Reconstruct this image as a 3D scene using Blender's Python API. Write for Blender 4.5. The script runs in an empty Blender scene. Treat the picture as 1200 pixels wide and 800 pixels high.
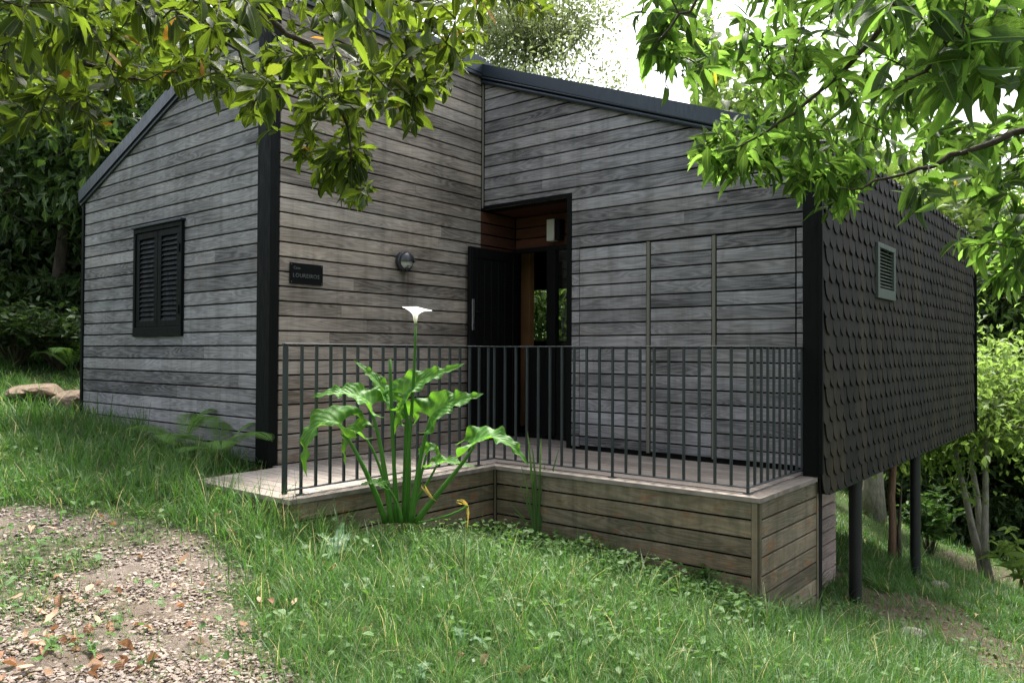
import bpy, bmesh, math, random
import numpy as np
from mathutils import Vector
rng = np.random.default_rng(11); random.seed(7)
R = math.radians
scene = bpy.context.scene
COL = scene.collection

# ------------------------------------------------------------------ camera model
F = 911.39; YAW, PIT, ROL = R(39.196), R(0.843), R(0.2575)
def cam_axes():
    cy, sy, cp, sp = math.cos(YAW), math.sin(YAW), math.cos(PIT), math.sin(PIT)
    f = np.array([-sy*cp, cy*cp, sp]); r = np.array([cy, sy, 0.]); u = np.cross(r, f)
    cr, sr = math.cos(ROL), math.sin(ROL)
    return np.array([cr*r+sr*u, -sr*r+cr*u, f])
M = cam_axes()
def ray(px, py): return M.T @ np.array([(px-600)/F, -(py-400)/F, 1.0])
def at(px, py, d): return ray(px, py)*d          # a point at forward distance d
DECK = -1.03

# ------------------------------------------------------------------ objects
LOC = {}
def wloc(o):
    return LOC.get(o.name, np.zeros(3)) if o is not None else np.zeros(3)
def empty(name, loc, label=None, cat=None, group=None):
    o = bpy.data.objects.new(name, None); COL.objects.link(o)
    o.location = tuple(loc); o.empty_display_size = .1
    LOC[o.name] = np.array(loc, float)
    tag(o, label, cat, group); return o
def tag(o, label=None, cat=None, group=None, kind=None):
    if label: o['label'] = label
    if cat: o['category'] = cat
    if group: o['group'] = group
    if kind: o['kind'] = kind
    return o
def mesh(name, V, Fc, mat, parent=None, attrs=None, smooth=False, origin=None):
    """V world coords, Fc list of faces or (loops, starts, totals)"""
    V = np.asarray(V, float)
    o0 = wloc(parent)
    org = np.array(origin, float) if origin is not None else o0
    me = bpy.data.meshes.new(name)
    if isinstance(Fc, tuple):
        loops, starts = Fc
        me.vertices.add(len(V)); me.vertices.foreach_set('co', (V-org).astype(np.float32).ravel())
        me.loops.add(len(loops)); me.loops.foreach_set('vertex_index', loops.astype(np.int32))
        me.polygons.add(len(starts)); me.polygons.foreach_set('loop_start', starts.astype(np.int32))
        me.update(calc_edges=True)
    else:
        me.from_pydata((V-org).tolist(), [], [list(map(int, f)) for f in Fc]); me.update()
    for k, a in (attrs or {}).items():
        a = np.asarray(a, np.float32)
        if a.ndim == 1:
            at_ = me.attributes.new(k, 'FLOAT', 'POINT'); at_.data.foreach_set('value', a)
        else:
            at_ = me.attributes.new(k, 'FLOAT_VECTOR', 'POINT'); at_.data.foreach_set('vector', a.ravel())
    me.polygons.foreach_set('use_smooth', np.full(len(me.polygons), bool(smooth)))
    if mat: me.materials.append(mat)
    o = bpy.data.objects.new(name, me); COL.objects.link(o)
    if parent is not None: o.parent = parent
    o.location = tuple(org-o0)
    LOC[o.name] = org
    return o

class MB:
    def __init__(s): s.V = []; s.F = []; s.A = []; s.n = 0
    def add(s, V, Fc, a=None):
        V = np.asarray(V, float); s.V.append(V)
        s.F += [[i+s.n for i in f] for f in Fc]
        s.A.append(np.zeros((len(V), 3)) if a is None else np.asarray(a, float)); s.n += len(V)
    def box(s, x0, x1, y0, y1, z0, z1, c=0.0, a=None):
        """box, chamfered along its vertical+horizontal edges by c"""
        if c <= 0:
            V = [(x, y, z) for z in (z0, z1) for y in (y0, y1) for x in (x0, x1)]
            Fc = [(0,2,3,1),(4,5,7,6),(0,1,5,4),(2,6,7,3),(0,4,6,2),(1,3,7,5)]
            s.add(V, Fc, None if a is None else [a]*8); return
        V = []; 
        for ax in range(3):
            for sx in (0,1):
                for sy in (0,1):
                    for sz in (0,1):
                        p = [x0 if not sx else x1, y0 if not sy else y1, z0 if not sz else z1]
                        sg = [1 if not sx else -1, 1 if not sy else -1, 1 if not sz else -1]
                        for k in range(3):
                            if k != ax: p[k] += sg[k]*c
                        V.append(p)
        bm = bmesh.new()
        for p in V: bm.verts.new(p)
        bmesh.ops.convex_hull(bm, input=bm.verts)
        bmesh.ops.dissolve_limit(bm, angle_limit=.01, verts=bm.verts, edges=bm.edges)
        bm.verts.index_update()
        Vs = [tuple(v.co) for v in bm.verts]; Fs = [[v.index for v in f.verts] for f in bm.faces]; bm.free()
        s.add(Vs, Fs, None if a is None else [a]*len(Vs))
    def tube(s, P, rad, n=8, a=None, cap=True):
        P = np.asarray(P, float); k = len(P)
        rad = np.broadcast_to(np.asarray(rad, float), (k,))
        T = np.gradient(P, axis=0); T /= (np.linalg.norm(T, axis=1)[:, None]+1e-9)
        up = np.array([0, 0, 1.]) if abs(T[0][2]) < .9 else np.array([1., 0, 0])
        V = []
        N = np.cross(T[0], up); N /= np.linalg.norm(N)
        for i in range(k):
            N = N-T[i]*np.dot(N, T[i]); N /= np.linalg.norm(N)+1e-9
            B = np.cross(T[i], N)
            for j in range(n):
                t = 2*math.pi*j/n; V.append(P[i]+rad[i]*(math.cos(t)*N+math.sin(t)*B))
        Fc = [(i*n+j, i*n+(j+1) % n, (i+1)*n+(j+1) % n, (i+1)*n+j) for i in range(k-1) for j in range(n)]
        if cap: Fc += [tuple(range(n))[::-1], tuple((k-1)*n+j for j in range(n))]
        s.add(V, Fc, None if a is None else [a]*len(V))
    def prism(s, poly, axis, a0, a1, a=None):
        """poly: 2D points; extruded along axis from a0 to a1"""
        V = []
        for t in (a0, a1):
            for (u, v) in poly:
                V.append({'x': (t, u, v), 'y': (u, t, v), 'z': (u, v, t)}[axis])
        n = len(poly)
        Fc = [tuple(range(n)), tuple(range(2*n-1, n-1, -1))]+[(i, i+n, (i+1) % n+n, (i+1) % n) for i in range(n)]
        s.add(V, Fc, None if a is None else [a]*len(V))
    def lathe(s, prof, c, n=24, axis='x', a=None):
        """prof list (r, t) around axis through c"""
        V = []
        for (r, t) in prof:
            for j in range(n):
                q = 2*math.pi*j/n; ca, sa = r*math.cos(q), r*math.sin(q)
                V.append({'x': (c[0]+t, c[1]+ca, c[2]+sa), 'z': (c[0]+ca, c[1]+sa, c[2]+t), 'y': (c[0]+ca, c[1]+t, c[2]+sa)}[axis])
        k = len(prof)
        Fc = [(i*n+j, i*n+(j+1) % n, (i+1)*n+(j+1) % n, (i+1)*n+j) for i in range(k-1) for j in range(n)]
        Fc += [tuple(range(n))[::-1], tuple((k-1)*n+j for j in range(n))]
        s.add(V, Fc, None if a is None else [a]*len(V))
    def build(s, name, mat, parent=None, smooth=False, attr=None, fixn=True, origin=None):
        V = np.concatenate(s.V)
        o = mesh(name, V, s.F, mat, parent, {attr: np.concatenate(s.A)} if attr else None, smooth, origin)
        if fixn:
            bm = bmesh.new(); bm.from_mesh(o.data); bmesh.ops.recalc_face_normals(bm, faces=bm.faces)
            bm.to_mesh(o.data); bm.free()
        return o

def stamp(T, Fc, pos, X, Y, Z, uvw=None):
    """copy template T (k,3) to N frames; X,Y,Z (N,3) scaled axes. returns V, (loops, starts), template id arrays"""
    T = np.asarray(T, float); N = len(pos); k = len(T)
    V = pos[:, None, :]+T[None, :, 0:1]*X[:, None, :]+T[None, :, 1:2]*Y[:, None, :]+T[None, :, 2:3]*Z[:, None, :]
    V = V.reshape(-1, 3)
    fl = np.concatenate([np.array(f) for f in Fc]); ln = np.array([len(f) for f in Fc])
    loops = (fl[None, :]+(np.arange(N)*k)[:, None]).ravel()
    st0 = np.concatenate([[0], np.cumsum(ln)[:-1]]); tot = ln.sum()
    starts = (st0[None, :]+(np.arange(N)*tot)[:, None]).ravel()
    return V, loops, starts
def join(parts):
    Vs = []; L = []; S = []; A = []; nv = nl = 0
    for V, l, s_, a in parts:
        Vs.append(V); L.append(l+nv); S.append(s_+nl); A.append(a); nv += len(V); nl += len(l)
    return np.concatenate(Vs), (np.concatenate(L), np.concatenate(S)), np.concatenate(A)

# value noise
_G = np.random.default_rng(3).random((64, 64))
def vnoise(x, y):
    x = np.asarray(x, float); y = np.asarray(y, float)
    xi = np.floor(x).astype(int); yi = np.floor(y).astype(int); fx = x-xi; fy = y-yi
    fx = fx*fx*(3-2*fx); fy = fy*fy*(3-2*fy)
    g = lambda a, b: _G[a % 64, b % 64]
    return (g(xi, yi)*(1-fx)+g(xi+1, yi)*fx)*(1-fy)+(g(xi, yi+1)*(1-fx)+g(xi+1, yi+1)*fx)*fy

# ------------------------------------------------------------------ materials
class NT:
    def __init__(s, name):
        s.m = bpy.data.materials.new(name); s.m.use_nodes = True; s.t = s.m.node_tree; s.t.nodes.clear()
        s.out = s.n('ShaderNodeOutputMaterial')
    def n(s, typ, ins=None, **kw):
        nd = s.t.nodes.new(typ)
        for k, v in kw.items(): setattr(nd, k, v)
        for k, v in (ins or {}).items(): s.set(nd, k, v)
        return nd
    def set(s, nd, k, v):
        sock = nd.inputs[k]
        if hasattr(v, 'is_output') or isinstance(v, bpy.types.NodeSocket): s.t.links.new(v, sock)
        elif isinstance(v, bpy.types.Node): s.t.links.new(v.outputs[0], sock)
        else:
            if isinstance(v, (tuple, list)) and len(v) == 3 and sock.type == 'RGBA': v = (*v, 1)
            sock.default_value = v
    def attr(s, name, o='Vector'): return s.n('ShaderNodeAttribute', attribute_name=name).outputs[o]
    def vmul(s, v, k): return s.n('ShaderNodeVectorMath', {0: v, 1: k}, operation='MULTIPLY').outputs[0]
    def vadd(s, v, k): return s.n('ShaderNodeVectorMath', {0: v, 1: k}, operation='ADD').outputs[0]
    def math(s, op, a, b=0.0, clamp=False):
        return s.n('ShaderNodeMath', {0: a, 1: b}, operation=op, use_clamp=clamp).outputs[0]
    def noise(s, v, scale=1, detail=4, rough=.55, dist=0):
        return s.n('ShaderNodeTexNoise', {'Vector': v, 'Scale': scale, 'Detail': detail, 'Roughness': rough, 'Distortion': dist}).outputs[0]
    def ramp(s, f, stops, interp='LINEAR'):
        nd = s.n('ShaderNodeValToRGB', {0: f}); cr = nd.color_ramp; cr.interpolation = interp
        while len(cr.elements) < len(stops): cr.elements.new(.5)
        for e, (p, c) in zip(cr.elements, stops):
            e.position = p; e.color = (c, c, c, 1) if isinstance(c, (int, float)) else (*c, 1)
        return nd.outputs[0]
    def mix(s, f, a, b, mode='MIX'):
        nd = s.n('ShaderNodeMix', data_type='RGBA', blend_type=mode)
        s.set(nd, 0, f); s.set(nd, 6, a); s.set(nd, 7, b); return nd.outputs[2]
    def sep(s, v): return s.n('ShaderNodeSeparateXYZ', {0: v}).outputs
    def comb(s, x, y, z): return s.n('ShaderNodeCombineXYZ', {0: x, 1: y, 2: z}).outputs[0]
    def pos(s): return s.n('ShaderNodeNewGeometry').outputs['Position']
    def bump(s, h, st=.3, d=.01): return s.n('ShaderNodeBump', {'Height': h, 'Strength': st, 'Distance': d}).outputs[0]
    def pbr(s, **k):
        p = s.n('ShaderNodeBsdfPrincipled')
        for a, b in k.items(): s.set(p, a.replace('_', ' '), b)
        return p
    def end(s, sh): s.t.links.new(sh.outputs[0] if isinstance(sh, bpy.types.Node) else sh, s.out.inputs[0]); return s.m

def paint(name, col, rough=.45, spec=.5, grime=.3, metal=0.0):
    t = NT(name); p = t.pos()
    n1 = t.noise(p, 6, 5); n2 = t.noise(t.vmul(p, (40, 40, 6)), 1, 3)
    c = t.mix(t.math('MULTIPLY', n1, grime), col, tuple(min(1, x*1.8+.0025) for x in col))
    r = t.ramp(n2, [(.3, max(.05, rough-.12)), (.7, min(1, rough+.15))])
    return t.end(t.pbr(Base_Color=c, Roughness=r, Specular_IOR_Level=spec, Metallic=metal, Normal=t.bump(n2, .08, .003)))

def wood(name, dark, light, warm, warmf=.3, stain=(.05, .045, .035), stainf=.35, streak=.5, moss=0.0, orange=0.0, extra=None):
    t = NT(name); b = t.attr('bco'); x, y, z = t.sep(b)
    P = t.pos()
    v1 = t.comb(t.math('MULTIPLY', x, .55), t.math('MULTIPLY', y, 5.5), t.math('MULTIPLY', z, 37.0))
    n1 = t.noise(v1, 1.6, 2, .45, .35)                                # low frequency field: its contours are the growth rings
    rings = t.math('SINE', t.math('MULTIPLY', n1, 95.0))
    rings = t.ramp(t.math('MULTIPLY_ADD', rings, .5), [(0.0, 0.0), (1, 1)]) if False else t.math('ADD', t.math('MULTIPLY', rings, .5), .5)
    v2 = t.comb(t.math('MULTIPLY', x, 3.0), t.math('MULTIPLY', y, 170.0), t.math('MULTIPLY', z, 11.0))
    fib = t.noise(v2, 1, 4, .65)
    v3 = t.comb(t.math('MULTIPLY', x, 1.1), t.math('MULTIPLY', y, 4.0), t.math('MULTIPLY', z, 5.0))
    blot = t.noise(v3, 1.2, 5, .6)
    tone = t.n('ShaderNodeTexWhiteNoise', {'W': z}, noise_dimensions='1D').outputs['Value']
    tone2 = t.n('ShaderNodeTexWhiteNoise', {'W': t.math('ADD', z, 7.3)}, noise_dimensions='1D').outputs['Value']
    big = t.noise(t.vmul(P, (1, 1, 2.2)), 1.3, 3)
    f = t.math('ADD', t.math('MULTIPLY', tone, .34), t.math('MULTIPLY', blot, .62))
    f = t.math('ADD', f, t.math('MULTIPLY', t.math('SUBTRACT', big, .55), .55))
    f = t.math('ADD', f, t.math('MULTIPLY', t.math('SUBTRACT', rings, .5), .19))
    f = t.math('ADD', f, t.math('MULTIPLY', t.math('SUBTRACT', fib, .5), .42))
    c = t.mix(t.ramp(f, [(.16, 0.0), (.84, 1.0)]), dark, light)
    wf = t.math('MULTIPLY', t.ramp(t.noise(t.vmul(P, (.9, .9, 1.6)), 1.0, 3), [(.35, 0.0), (.7, 1.0)]), warmf, True)
    wf = t.math('ADD', wf, t.math('MULTIPLY', tone2, warmf*.5), True)
    c = t.mix(wf, c, t.mix(1.0, c, warm, 'MULTIPLY'))
    # rain streaks and dirt with their own shapes
    st = t.noise(t.vmul(P, (9, 9, .8)), 1, 4, .6)
    sf = t.math('MULTIPLY', t.ramp(st, [(.48, 0.0), (.72, 1.0)]), stainf)
    c = t.mix(sf, c, stain)
    # end-grain nail marks: pairs of pale/dark ticks
    if orange > 0:
        o1 = t.ramp(t.noise(t.vmul(P, (5, 5, 14)), 1, 5, .65), [(.56, 0.0), (.68, 1.0)])
        c = t.mix(t.math('MULTIPLY', o1, orange), c, (.22, .075, .018))
    if moss > 0:
        o1 = t.ramp(t.noise(t.vmul(P, (7, 7, 4)), 1, 5, .7), [(.42, 0.0), (.7, 1.0)])
        c = t.mix(t.math('MULTIPLY', o1, moss), c, (.055, .062, .03))
    if extra: c = extra(t, P, c)
    h = t.math('ADD', t.math('MULTIPLY', fib, .8), t.math('MULTIPLY', rings, .25))
    return t.end(t.pbr(Base_Color=c, Roughness=.78, Specular_IOR_Level=.3, Normal=t.bump(h, .45, .004)))

def lampstain(t, P, c):
    x, y, z = t.sep(P)
    def gauss(v, c0, w):
        q = t.math('DIVIDE', t.math('SUBTRACT', v, c0), w); return t.math('EXPONENT', t.math('MULTIPLY', t.math('MULTIPLY', q, q), -1.0))
    n = t.noise(t.vmul(P, (10, 22, 2)), 1, 4)
    g = t.math('MULTIPLY', gauss(y, 5.72, .10), t.ramp(z, [(0.0, 0.0), (.3, .35), (.92, 1.0), (.98, 0.0)]))
    g = t.math('MULTIPLY', g, t.ramp(n, [(.3, .35), (.65, 1.0)]))
    c = t.mix(t.math('MULTIPLY', g, .8), c, (.035, .022, .015))
    low = t.math('MULTIPLY', t.ramp(t.math('MULTIPLY', z, -1.0), [(.0, 0.0), (.95, 1.0)]), t.ramp(t.noise(t.vmul(P, (1, 2.2, 7)), 1.2, 4), [(.4, 0.0), (.62, 1.0)]))
    c = t.mix(t.math('MULTIPLY', low, .4), c, (.17, .10, .045))
    return c

M_woodA = wood('weathered_grey_boards', (.046, .047, .051), (.35, .353, .375), (1.0, .9, .78), .35, stainf=.35)
M_woodB = wood('weathered_brown_grey_boards', (.080, .070, .062), (.45, .41, .37), (1.0, .86, .72), .45, stainf=.3, extra=lampstain)
M_woodC = wood('weathered_blue_grey_boards', (.052, .052, .058), (.385, .383, .41), (1.0, .88, .76), .4, stainf=.35)
M_woodside = wood('damp_brown_boards', (.06, .052, .038), (.29, .245, .18), (1.0, .8, .6), .5, stain=(.03, .026, .018), stainf=.45, moss=.55, orange=.55)
M_wooddeck = wood('deck_planks', (.12, .105, .095), (.33, .295, .265), (1.0, .88, .8), .35, stain=(.10, .085, .07), stainf=.25, moss=.12)
M_woodpink = wood('pink_grey_boards', (.14, .115, .105), (.42, .36, .33), (1.0, .85, .78), .5, stainf=.2)
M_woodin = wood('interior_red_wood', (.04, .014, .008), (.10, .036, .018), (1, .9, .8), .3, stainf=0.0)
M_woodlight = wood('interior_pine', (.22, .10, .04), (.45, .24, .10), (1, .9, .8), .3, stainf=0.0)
M_gap = paint('black_membrane', (.006, .006, .006), .9, .1)
M_black = paint('black_green_paint', (.003, .0042, .004), .6, .10, .3)
M_shut = paint('shutter_paint', (.0035, .0052, .0052), .55, .1, .25)
M_fascia = paint('anthracite_sheet_metal', (.021, .030, .040), .38, .5, .35, .3)
M_rail = paint('painted_steel', (.020, .027, .030), .40, .5, .25, .1)
M_door = paint('black_door_paint', (.003, .003, .0035), .5, .18, .2)
M_steelpost = paint('black_steel_post', (.009, .010, .010), .5, .4, .5)
M_batten = paint('grey_batten', (.12, .115, .095), .7, .3, .5)
M_alu = paint('brushed_metal', (.45, .46, .46), .3, .5, .1, .9)
M_palegreen = paint('pale_green_frame', (.06, .075, .068), .5, .3, .3)
M_white = paint('white_plastic', (.5, .5, .45), .4, .4, .05)
M_lampbody = paint('black_lamp_body', (.022, .025, .030), .3, .5, .1)
M_glasslens = paint('frosted_lens', (.42, .42, .40), .35, .5, .1)
M_etch = paint('etched_letters', (.085, .09, .092), .4, .5, .1)

def mat_glass():
    t = NT('window_glass')
    g = t.n('ShaderNodeBsdfGlossy', {'Color': (.8, .85, .85, 1), 'Roughness': .02}); tr = t.n('ShaderNodeBsdfTransparent', {'Color': (.93, .96, .94, 1)})
    fr = t.n('ShaderNodeFresnel', {'IOR': 1.45}); m = t.n('ShaderNodeMixShader'); t.set(m, 0, fr.outputs[0])
    t.t.links.new(tr.outputs[0], m.inputs[1]); t.t.links.new(g.outputs[0], m.inputs[2]); return t.end(m)
M_glass = mat_glass()

def mat_shingle():
    t = NT('dark_rounded_shingles'); b = t.attr('bco'); x, y, z = t.sep(b); P = t.pos()
    w = t.n('ShaderNodeTexWhiteNoise', {'W': z}, noise_dimensions='1D').outputs['Value']
    fib = t.noise(t.comb(t.math('MULTIPLY', x, 90.0), t.math('MULTIPLY', y, 3.0), t.math('MULTIPLY', z, 9.0)), 1, 4, .6)
    f = t.math('ADD', t.math('MULTIPLY', w, .65), t.math('MULTIPLY', fib, .5))
    c = t.mix(t.ramp(f, [(.2, 0.0), (.85, 1.0)]), (.004, .004, .0037), (.016, .0148, .0128))
    px, py, pz = t.sep(P)
    col = t.noise(t.comb(0.0, t.math('MULTIPLY', py, 2.4), t.math('MULTIPLY', pz, .35)), 1.3, 4, .6)
    c = t.mix(t.math('MULTIPLY', t.ramp(col, [(.5, 0.0), (.66, 1.0)]), .55), c, (.045, .034, .017))
    return t.end(t.pbr(Base_Color=c, Roughness=.7, Specular_IOR_Level=.15, Normal=t.bump(fib, .4, .004)))
M_shingle = mat_shingle()

def leafmat(name, refl_d, refl_l, trans, odd=None, rough=.4, tfac=.45, spec=.22, rib=(.30, .40, .12), veins=26.0, oddp=.985, ripple=.35, tvar=0, vs=.35):
    """luv: x across -1..1, y along 0..1, z per-leaf random"""
    t = NT(name); b = t.attr('luv'); x, y, z = t.sep(b)
    w = t.n('ShaderNodeTexWhiteNoise', {'W': z}, noise_dimensions='1D').outputs['Value']
    w2 = t.n('ShaderNodeTexWhiteNoise', {'W': t.math('ADD', z, 3.1)}, noise_dimensions='1D').outputs['Value']
    n = t.noise(t.comb(x, t.math('MULTIPLY', y, 3.0), t.math('MULTIPLY', z, 17.0)), 2.5, 4)
    f = t.math('ADD', t.math('MULTIPLY', w, .75), t.math('MULTIPLY', t.math('SUBTRACT', n, .5), .5), True)
    c = t.mix(f, refl_d, refl_l)
    ax = t.math('ABSOLUTE', x)
    vn = t.math('SINE', t.math('MULTIPLY', t.math('SUBTRACT', y, t.math('MULTIPLY', ax, .28)), veins*6.283))
    vm = t.ramp(vn, [(.0, 0.0), (.80 if vs < .5 else .2, 0.0), (1.0, 1.0)])
    ribm = t.ramp(ax, [(.0, 1.0), (.05, .8), (.11, 0.0)])
    veinf = t.math('MAXIMUM', ribm, t.math('MULTIPLY', vm, vs))
    c = t.mix(t.math('MULTIPLY', veinf, .55), c, rib)
    tc = t.mix(t.math('POWER', w2, 1.8) if tvar else f, tuple(v*(tvar or .75) for v in trans), trans)
    tc = t.mix(t.math('MULTIPLY', veinf, .45), tc, tuple(v*.62 for v in trans))
    if odd:
        om = t.ramp(w2, [(oddp, 0.0), (oddp+.002, 1.0)], 'CONSTANT')
        om = t.math('GREATER_THAN', w2, oddp)
        c = t.mix(om, c, odd); tc = t.mix(om, tc, tuple(min(1, v*1.6) for v in odd))
    hgt = t.math('ADD', t.math('MULTIPLY', vn, .5), t.math('MULTIPLY', ribm, -1.0))
    bp = t.bump(hgt, ripple, .002)
    p = t.pbr(Base_Color=c, Roughness=rough, Specular_IOR_Level=spec, Normal=bp)
    tr = t.n('ShaderNodeBsdfTranslucent', {'Color': tc})
    m = t.n('ShaderNodeMixShader', {0: tfac}); t.t.links.new(p.outputs[0], m.inputs[1]); t.t.links.new(tr.outputs[0], m.inputs[2])
    return t.end(m)
M_laurel = leafmat('laurel_leaves', (.009, .019, .005), (.032, .062, .011), (.42, .62, .045), oddp=.992, odd=(.42, .20, .03), tfac=.44, rough=.42, spec=.25, tvar=.06)
M_chest = leafmat('chestnut_leaves', (.011, .028, .008), (.040, .088, .018), (.44, .82, .11), oddp=.996, odd=(.5, .40, .03), tfac=.46, rough=.45, spec=.25, veins=17.0, tvar=.10)
M_bgdark = leafmat('evergreen_leaves', (.014, .032, .012), (.045, .085, .030), (.10, .19, .03), rough=.38, tfac=.28, veins=4.0)
M_bgmid = leafmat('mixed_green_leaves', (.030, .060, .016), (.080, .135, .035), (.22, .34, .06), rough=.5, tfac=.38, veins=4.0)
M_bgpale = leafmat('olive_grey_leaves', (.075, .10, .045), (.19, .22, .12), (.34, .42, .16), rough=.5, tfac=.35, veins=4.0)
M_bglime = leafmat('bright_young_leaves', (.065, .115, .022), (.15, .23, .05), (.30, .46, .09), rough=.5, tfac=.45, veins=4.0)
M_calla = leafmat('calla_leaf', (.030, .115, .012), (.050, .150, .018), (.19, .46, .03), rough=.5, spec=.3, tfac=.42, veins=11.0, rib=(.20, .42, .08), ripple=1.0, vs=.8)
M_callastalk = leafmat('calla_stalk', (.045, .14, .018), (.07, .19, .03), (.22, .42, .05), rough=.32, tfac=.15, veins=1.0, rib=(.07, .2, .03), ripple=.05)
M_grass = leafmat('grass_blades', (.026, .078, .018), (.068, .155, .034), (.12, .28, .04), odd=(.38, .33, .15), oddp=.95, rough=.45, tfac=.36, veins=1.0, rib=(.12, .2, .05), ripple=.1)
M_weed = leafmat('weed_leaves', (.030, .080, .020), (.070, .150, .038), (.16, .33, .05), rough=.42, tfac=.35, veins=6.0)
M_silver = leafmat('silvery_leaf', (.06, .12, .06), (.11, .19, .11), (.15, .27, .09), rough=.42, tfac=.25, veins=7.0, rib=(.25, .34, .2), ripple=.9)
M_fern = leafmat('fern_fronds', (.06, .15, .03), (.11, .23, .045), (.2, .4, .05), rough=.5, tfac=.4, veins=1.0)
M_dead = leafmat('dry_leaf', (.13, .055, .03), (.34, .19, .125), (.4, .2, .08), rough=.6, tfac=.2, veins=8.0, rib=(.5, .32, .18), odd=(.42, .28, .19), oddp=.65)
M_litter = leafmat('dull_leaf_litter', (.05, .034, .024), (.19, .125, .085), (.15, .08, .04), rough=.8, tfac=.1, veins=6.0)
M_yellowleaf = leafmat('yellowed_leaf', (.22, .17, .05), (.36, .29, .09), (.7, .5, .08), rough=.5, tfac=.4, veins=6.0)
def mat_flower():
    t = NT('white_spathe'); b = t.attr('luv'); x, y, z = t.sep(b)
    c = t.mix(t.ramp(y, [(.0, 0.0), (.12, .55), (.40, 1.0)]), (.30, .45, .08), (.84, .83, .76))
    p = t.pbr(Base_Color=c, Roughness=.5); tr = t.n('ShaderNodeBsdfTranslucent', {'Color': c}); m = t.n('ShaderNodeMixShader', {0: .35})
    t.t.links.new(p.outputs[0], m.inputs[1]); t.t.links.new(tr.outputs[0], m.inputs[2]); return t.end(m)
M_flower = mat_flower()
def simple(name, a, b, scale=8, rough=.8, bumps=.4, stretch=(1, 1, 1)):
    t = NT(name); P = t.vmul(t.pos(), stretch); n = t.noise(P, scale, 6, .65); n2 = t.noise(P, scale*5, 4)
    c = t.mix(t.ramp(t.math('ADD', t.math('MULTIPLY', n, .7), t.math('MULTIPLY', n2, .3)), [(.3, 0.0), (.7, 1.0)]), a, b)
    return t.end(t.pbr(Base_Color=c, Roughness=rough, Specular_IOR_Level=.25, Normal=t.bump(t.math('ADD', n, n2), bumps, .02)))
M_bark = simple('grey_brown_bark', (.030, .024, .018), (.12, .10, .075), 12, .85, .9, (1, 1, .25))
M_barkpale = simple('pale_lichened_bark', (.10, .09, .07), (.33, .31, .26), 14, .85, .9, (1, 1, .4))
M_barkorange = simple('peeling_orange_bark', (.09, .055, .035), (.28, .175, .11), 10, .85, .9, (1, 1, .2))
M_twig = simple('dark_twig_bark', (.020, .016, .010), (.07, .055, .035), 30, .75, .4)
M_rock = simple('tan_rock', (.06, .045, .034), (.20, .148, .105), 5, .9, .9)
M_rockgrey = simple('grey_rock', (.10, .09, .075), (.27, .25, .21), 6, .9, .8)
M_concrete = simple('grey_concrete', (.24, .24, .23), (.40, .40, .38), 9, .85, .3)
def mat_gravel():
    t = NT('gravel_stones'); b = t.attr('luv'); x, y, z = t.sep(b)
    w = t.n('ShaderNodeTexWhiteNoise', {'W': z}, noise_dimensions='1D').outputs['Value']
    w2 = t.n('ShaderNodeTexWhiteNoise', {'W': t.math('ADD', z, 2.2)}, noise_dimensions='1D').outputs['Value']
    c = t.mix(w, (.095, .08, .07), (.31, .272, .246)); c = t.mix(t.math('MULTIPLY', w2, .55), c, (.27, .185, .135))
    n = t.noise(t.pos(), 120, 4)
    c = t.mix(t.math('MULTIPLY', n, .4), c, (.12, .10, .085))
    return t.end(t.pbr(Base_Color=c, Roughness=.8, Specular_IOR_Level=.3, Normal=t.bump(n, .3, .003)))
M_gravel = mat_gravel()
def mat_ground():
    t = NT('soil_and_turf'); P = t.pos(); d = t.attr('dirt', 'Fac')
    n1 = t.noise(P, 2.5, 6, .65); n2 = t.noise(P, 28, 6, .7); n3 = t.noise(P, 110, 4, .7)
    soil = t.mix(t.ramp(t.math('ADD', t.math('MULTIPLY', n2, .6), t.math('MULTIPLY', n3, .4)), [(.33, 0.0), (.66, 1.0)]), (.08, .062, .050), (.25, .21, .182))
    px_, py_, pz_ = t.sep(P)
    n4 = t.n('ShaderNodeTexVoronoi', {'Vector': P, 'Scale': 75.0}).outputs['Color']
    g4 = t.sep(n4)[0]
    soil = t.mix(t.math('MULTIPLY', g4, .6), soil, (.15, .12, .10))
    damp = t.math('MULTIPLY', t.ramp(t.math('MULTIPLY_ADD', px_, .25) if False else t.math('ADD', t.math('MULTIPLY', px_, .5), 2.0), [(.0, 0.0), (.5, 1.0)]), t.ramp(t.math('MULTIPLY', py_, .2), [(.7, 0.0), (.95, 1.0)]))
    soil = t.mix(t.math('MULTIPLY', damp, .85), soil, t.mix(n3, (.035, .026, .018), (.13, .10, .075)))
    soil = t.mix(t.math('MULTIPLY', t.ramp(n1, [(.4, 0.0), (.7, 1.0)]), .6), soil, (.10, .075, .05))
    turf = t.mix(t.ramp(n2, [(.35, 0.0), (.65, 1.0)]), (.018, .032, .010), (.060, .095, .025))
    turf = t.mix(t.ramp(n1, [(.5, 0.0), (.75, .5)]), turf, (.10, .085, .045))
    c = t.mix(t.math('ADD', d, t.math('MULTIPLY', t.math('SUBTRACT', n2, .5), .5), True), turf, soil)
    return t.end(t.pbr(Base_Color=c, Roughness=.95, Specular_IOR_Level=.15, Normal=t.bump(t.math('ADD', n2, n3), .8, .03)))
M_ground = mat_ground()

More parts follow.
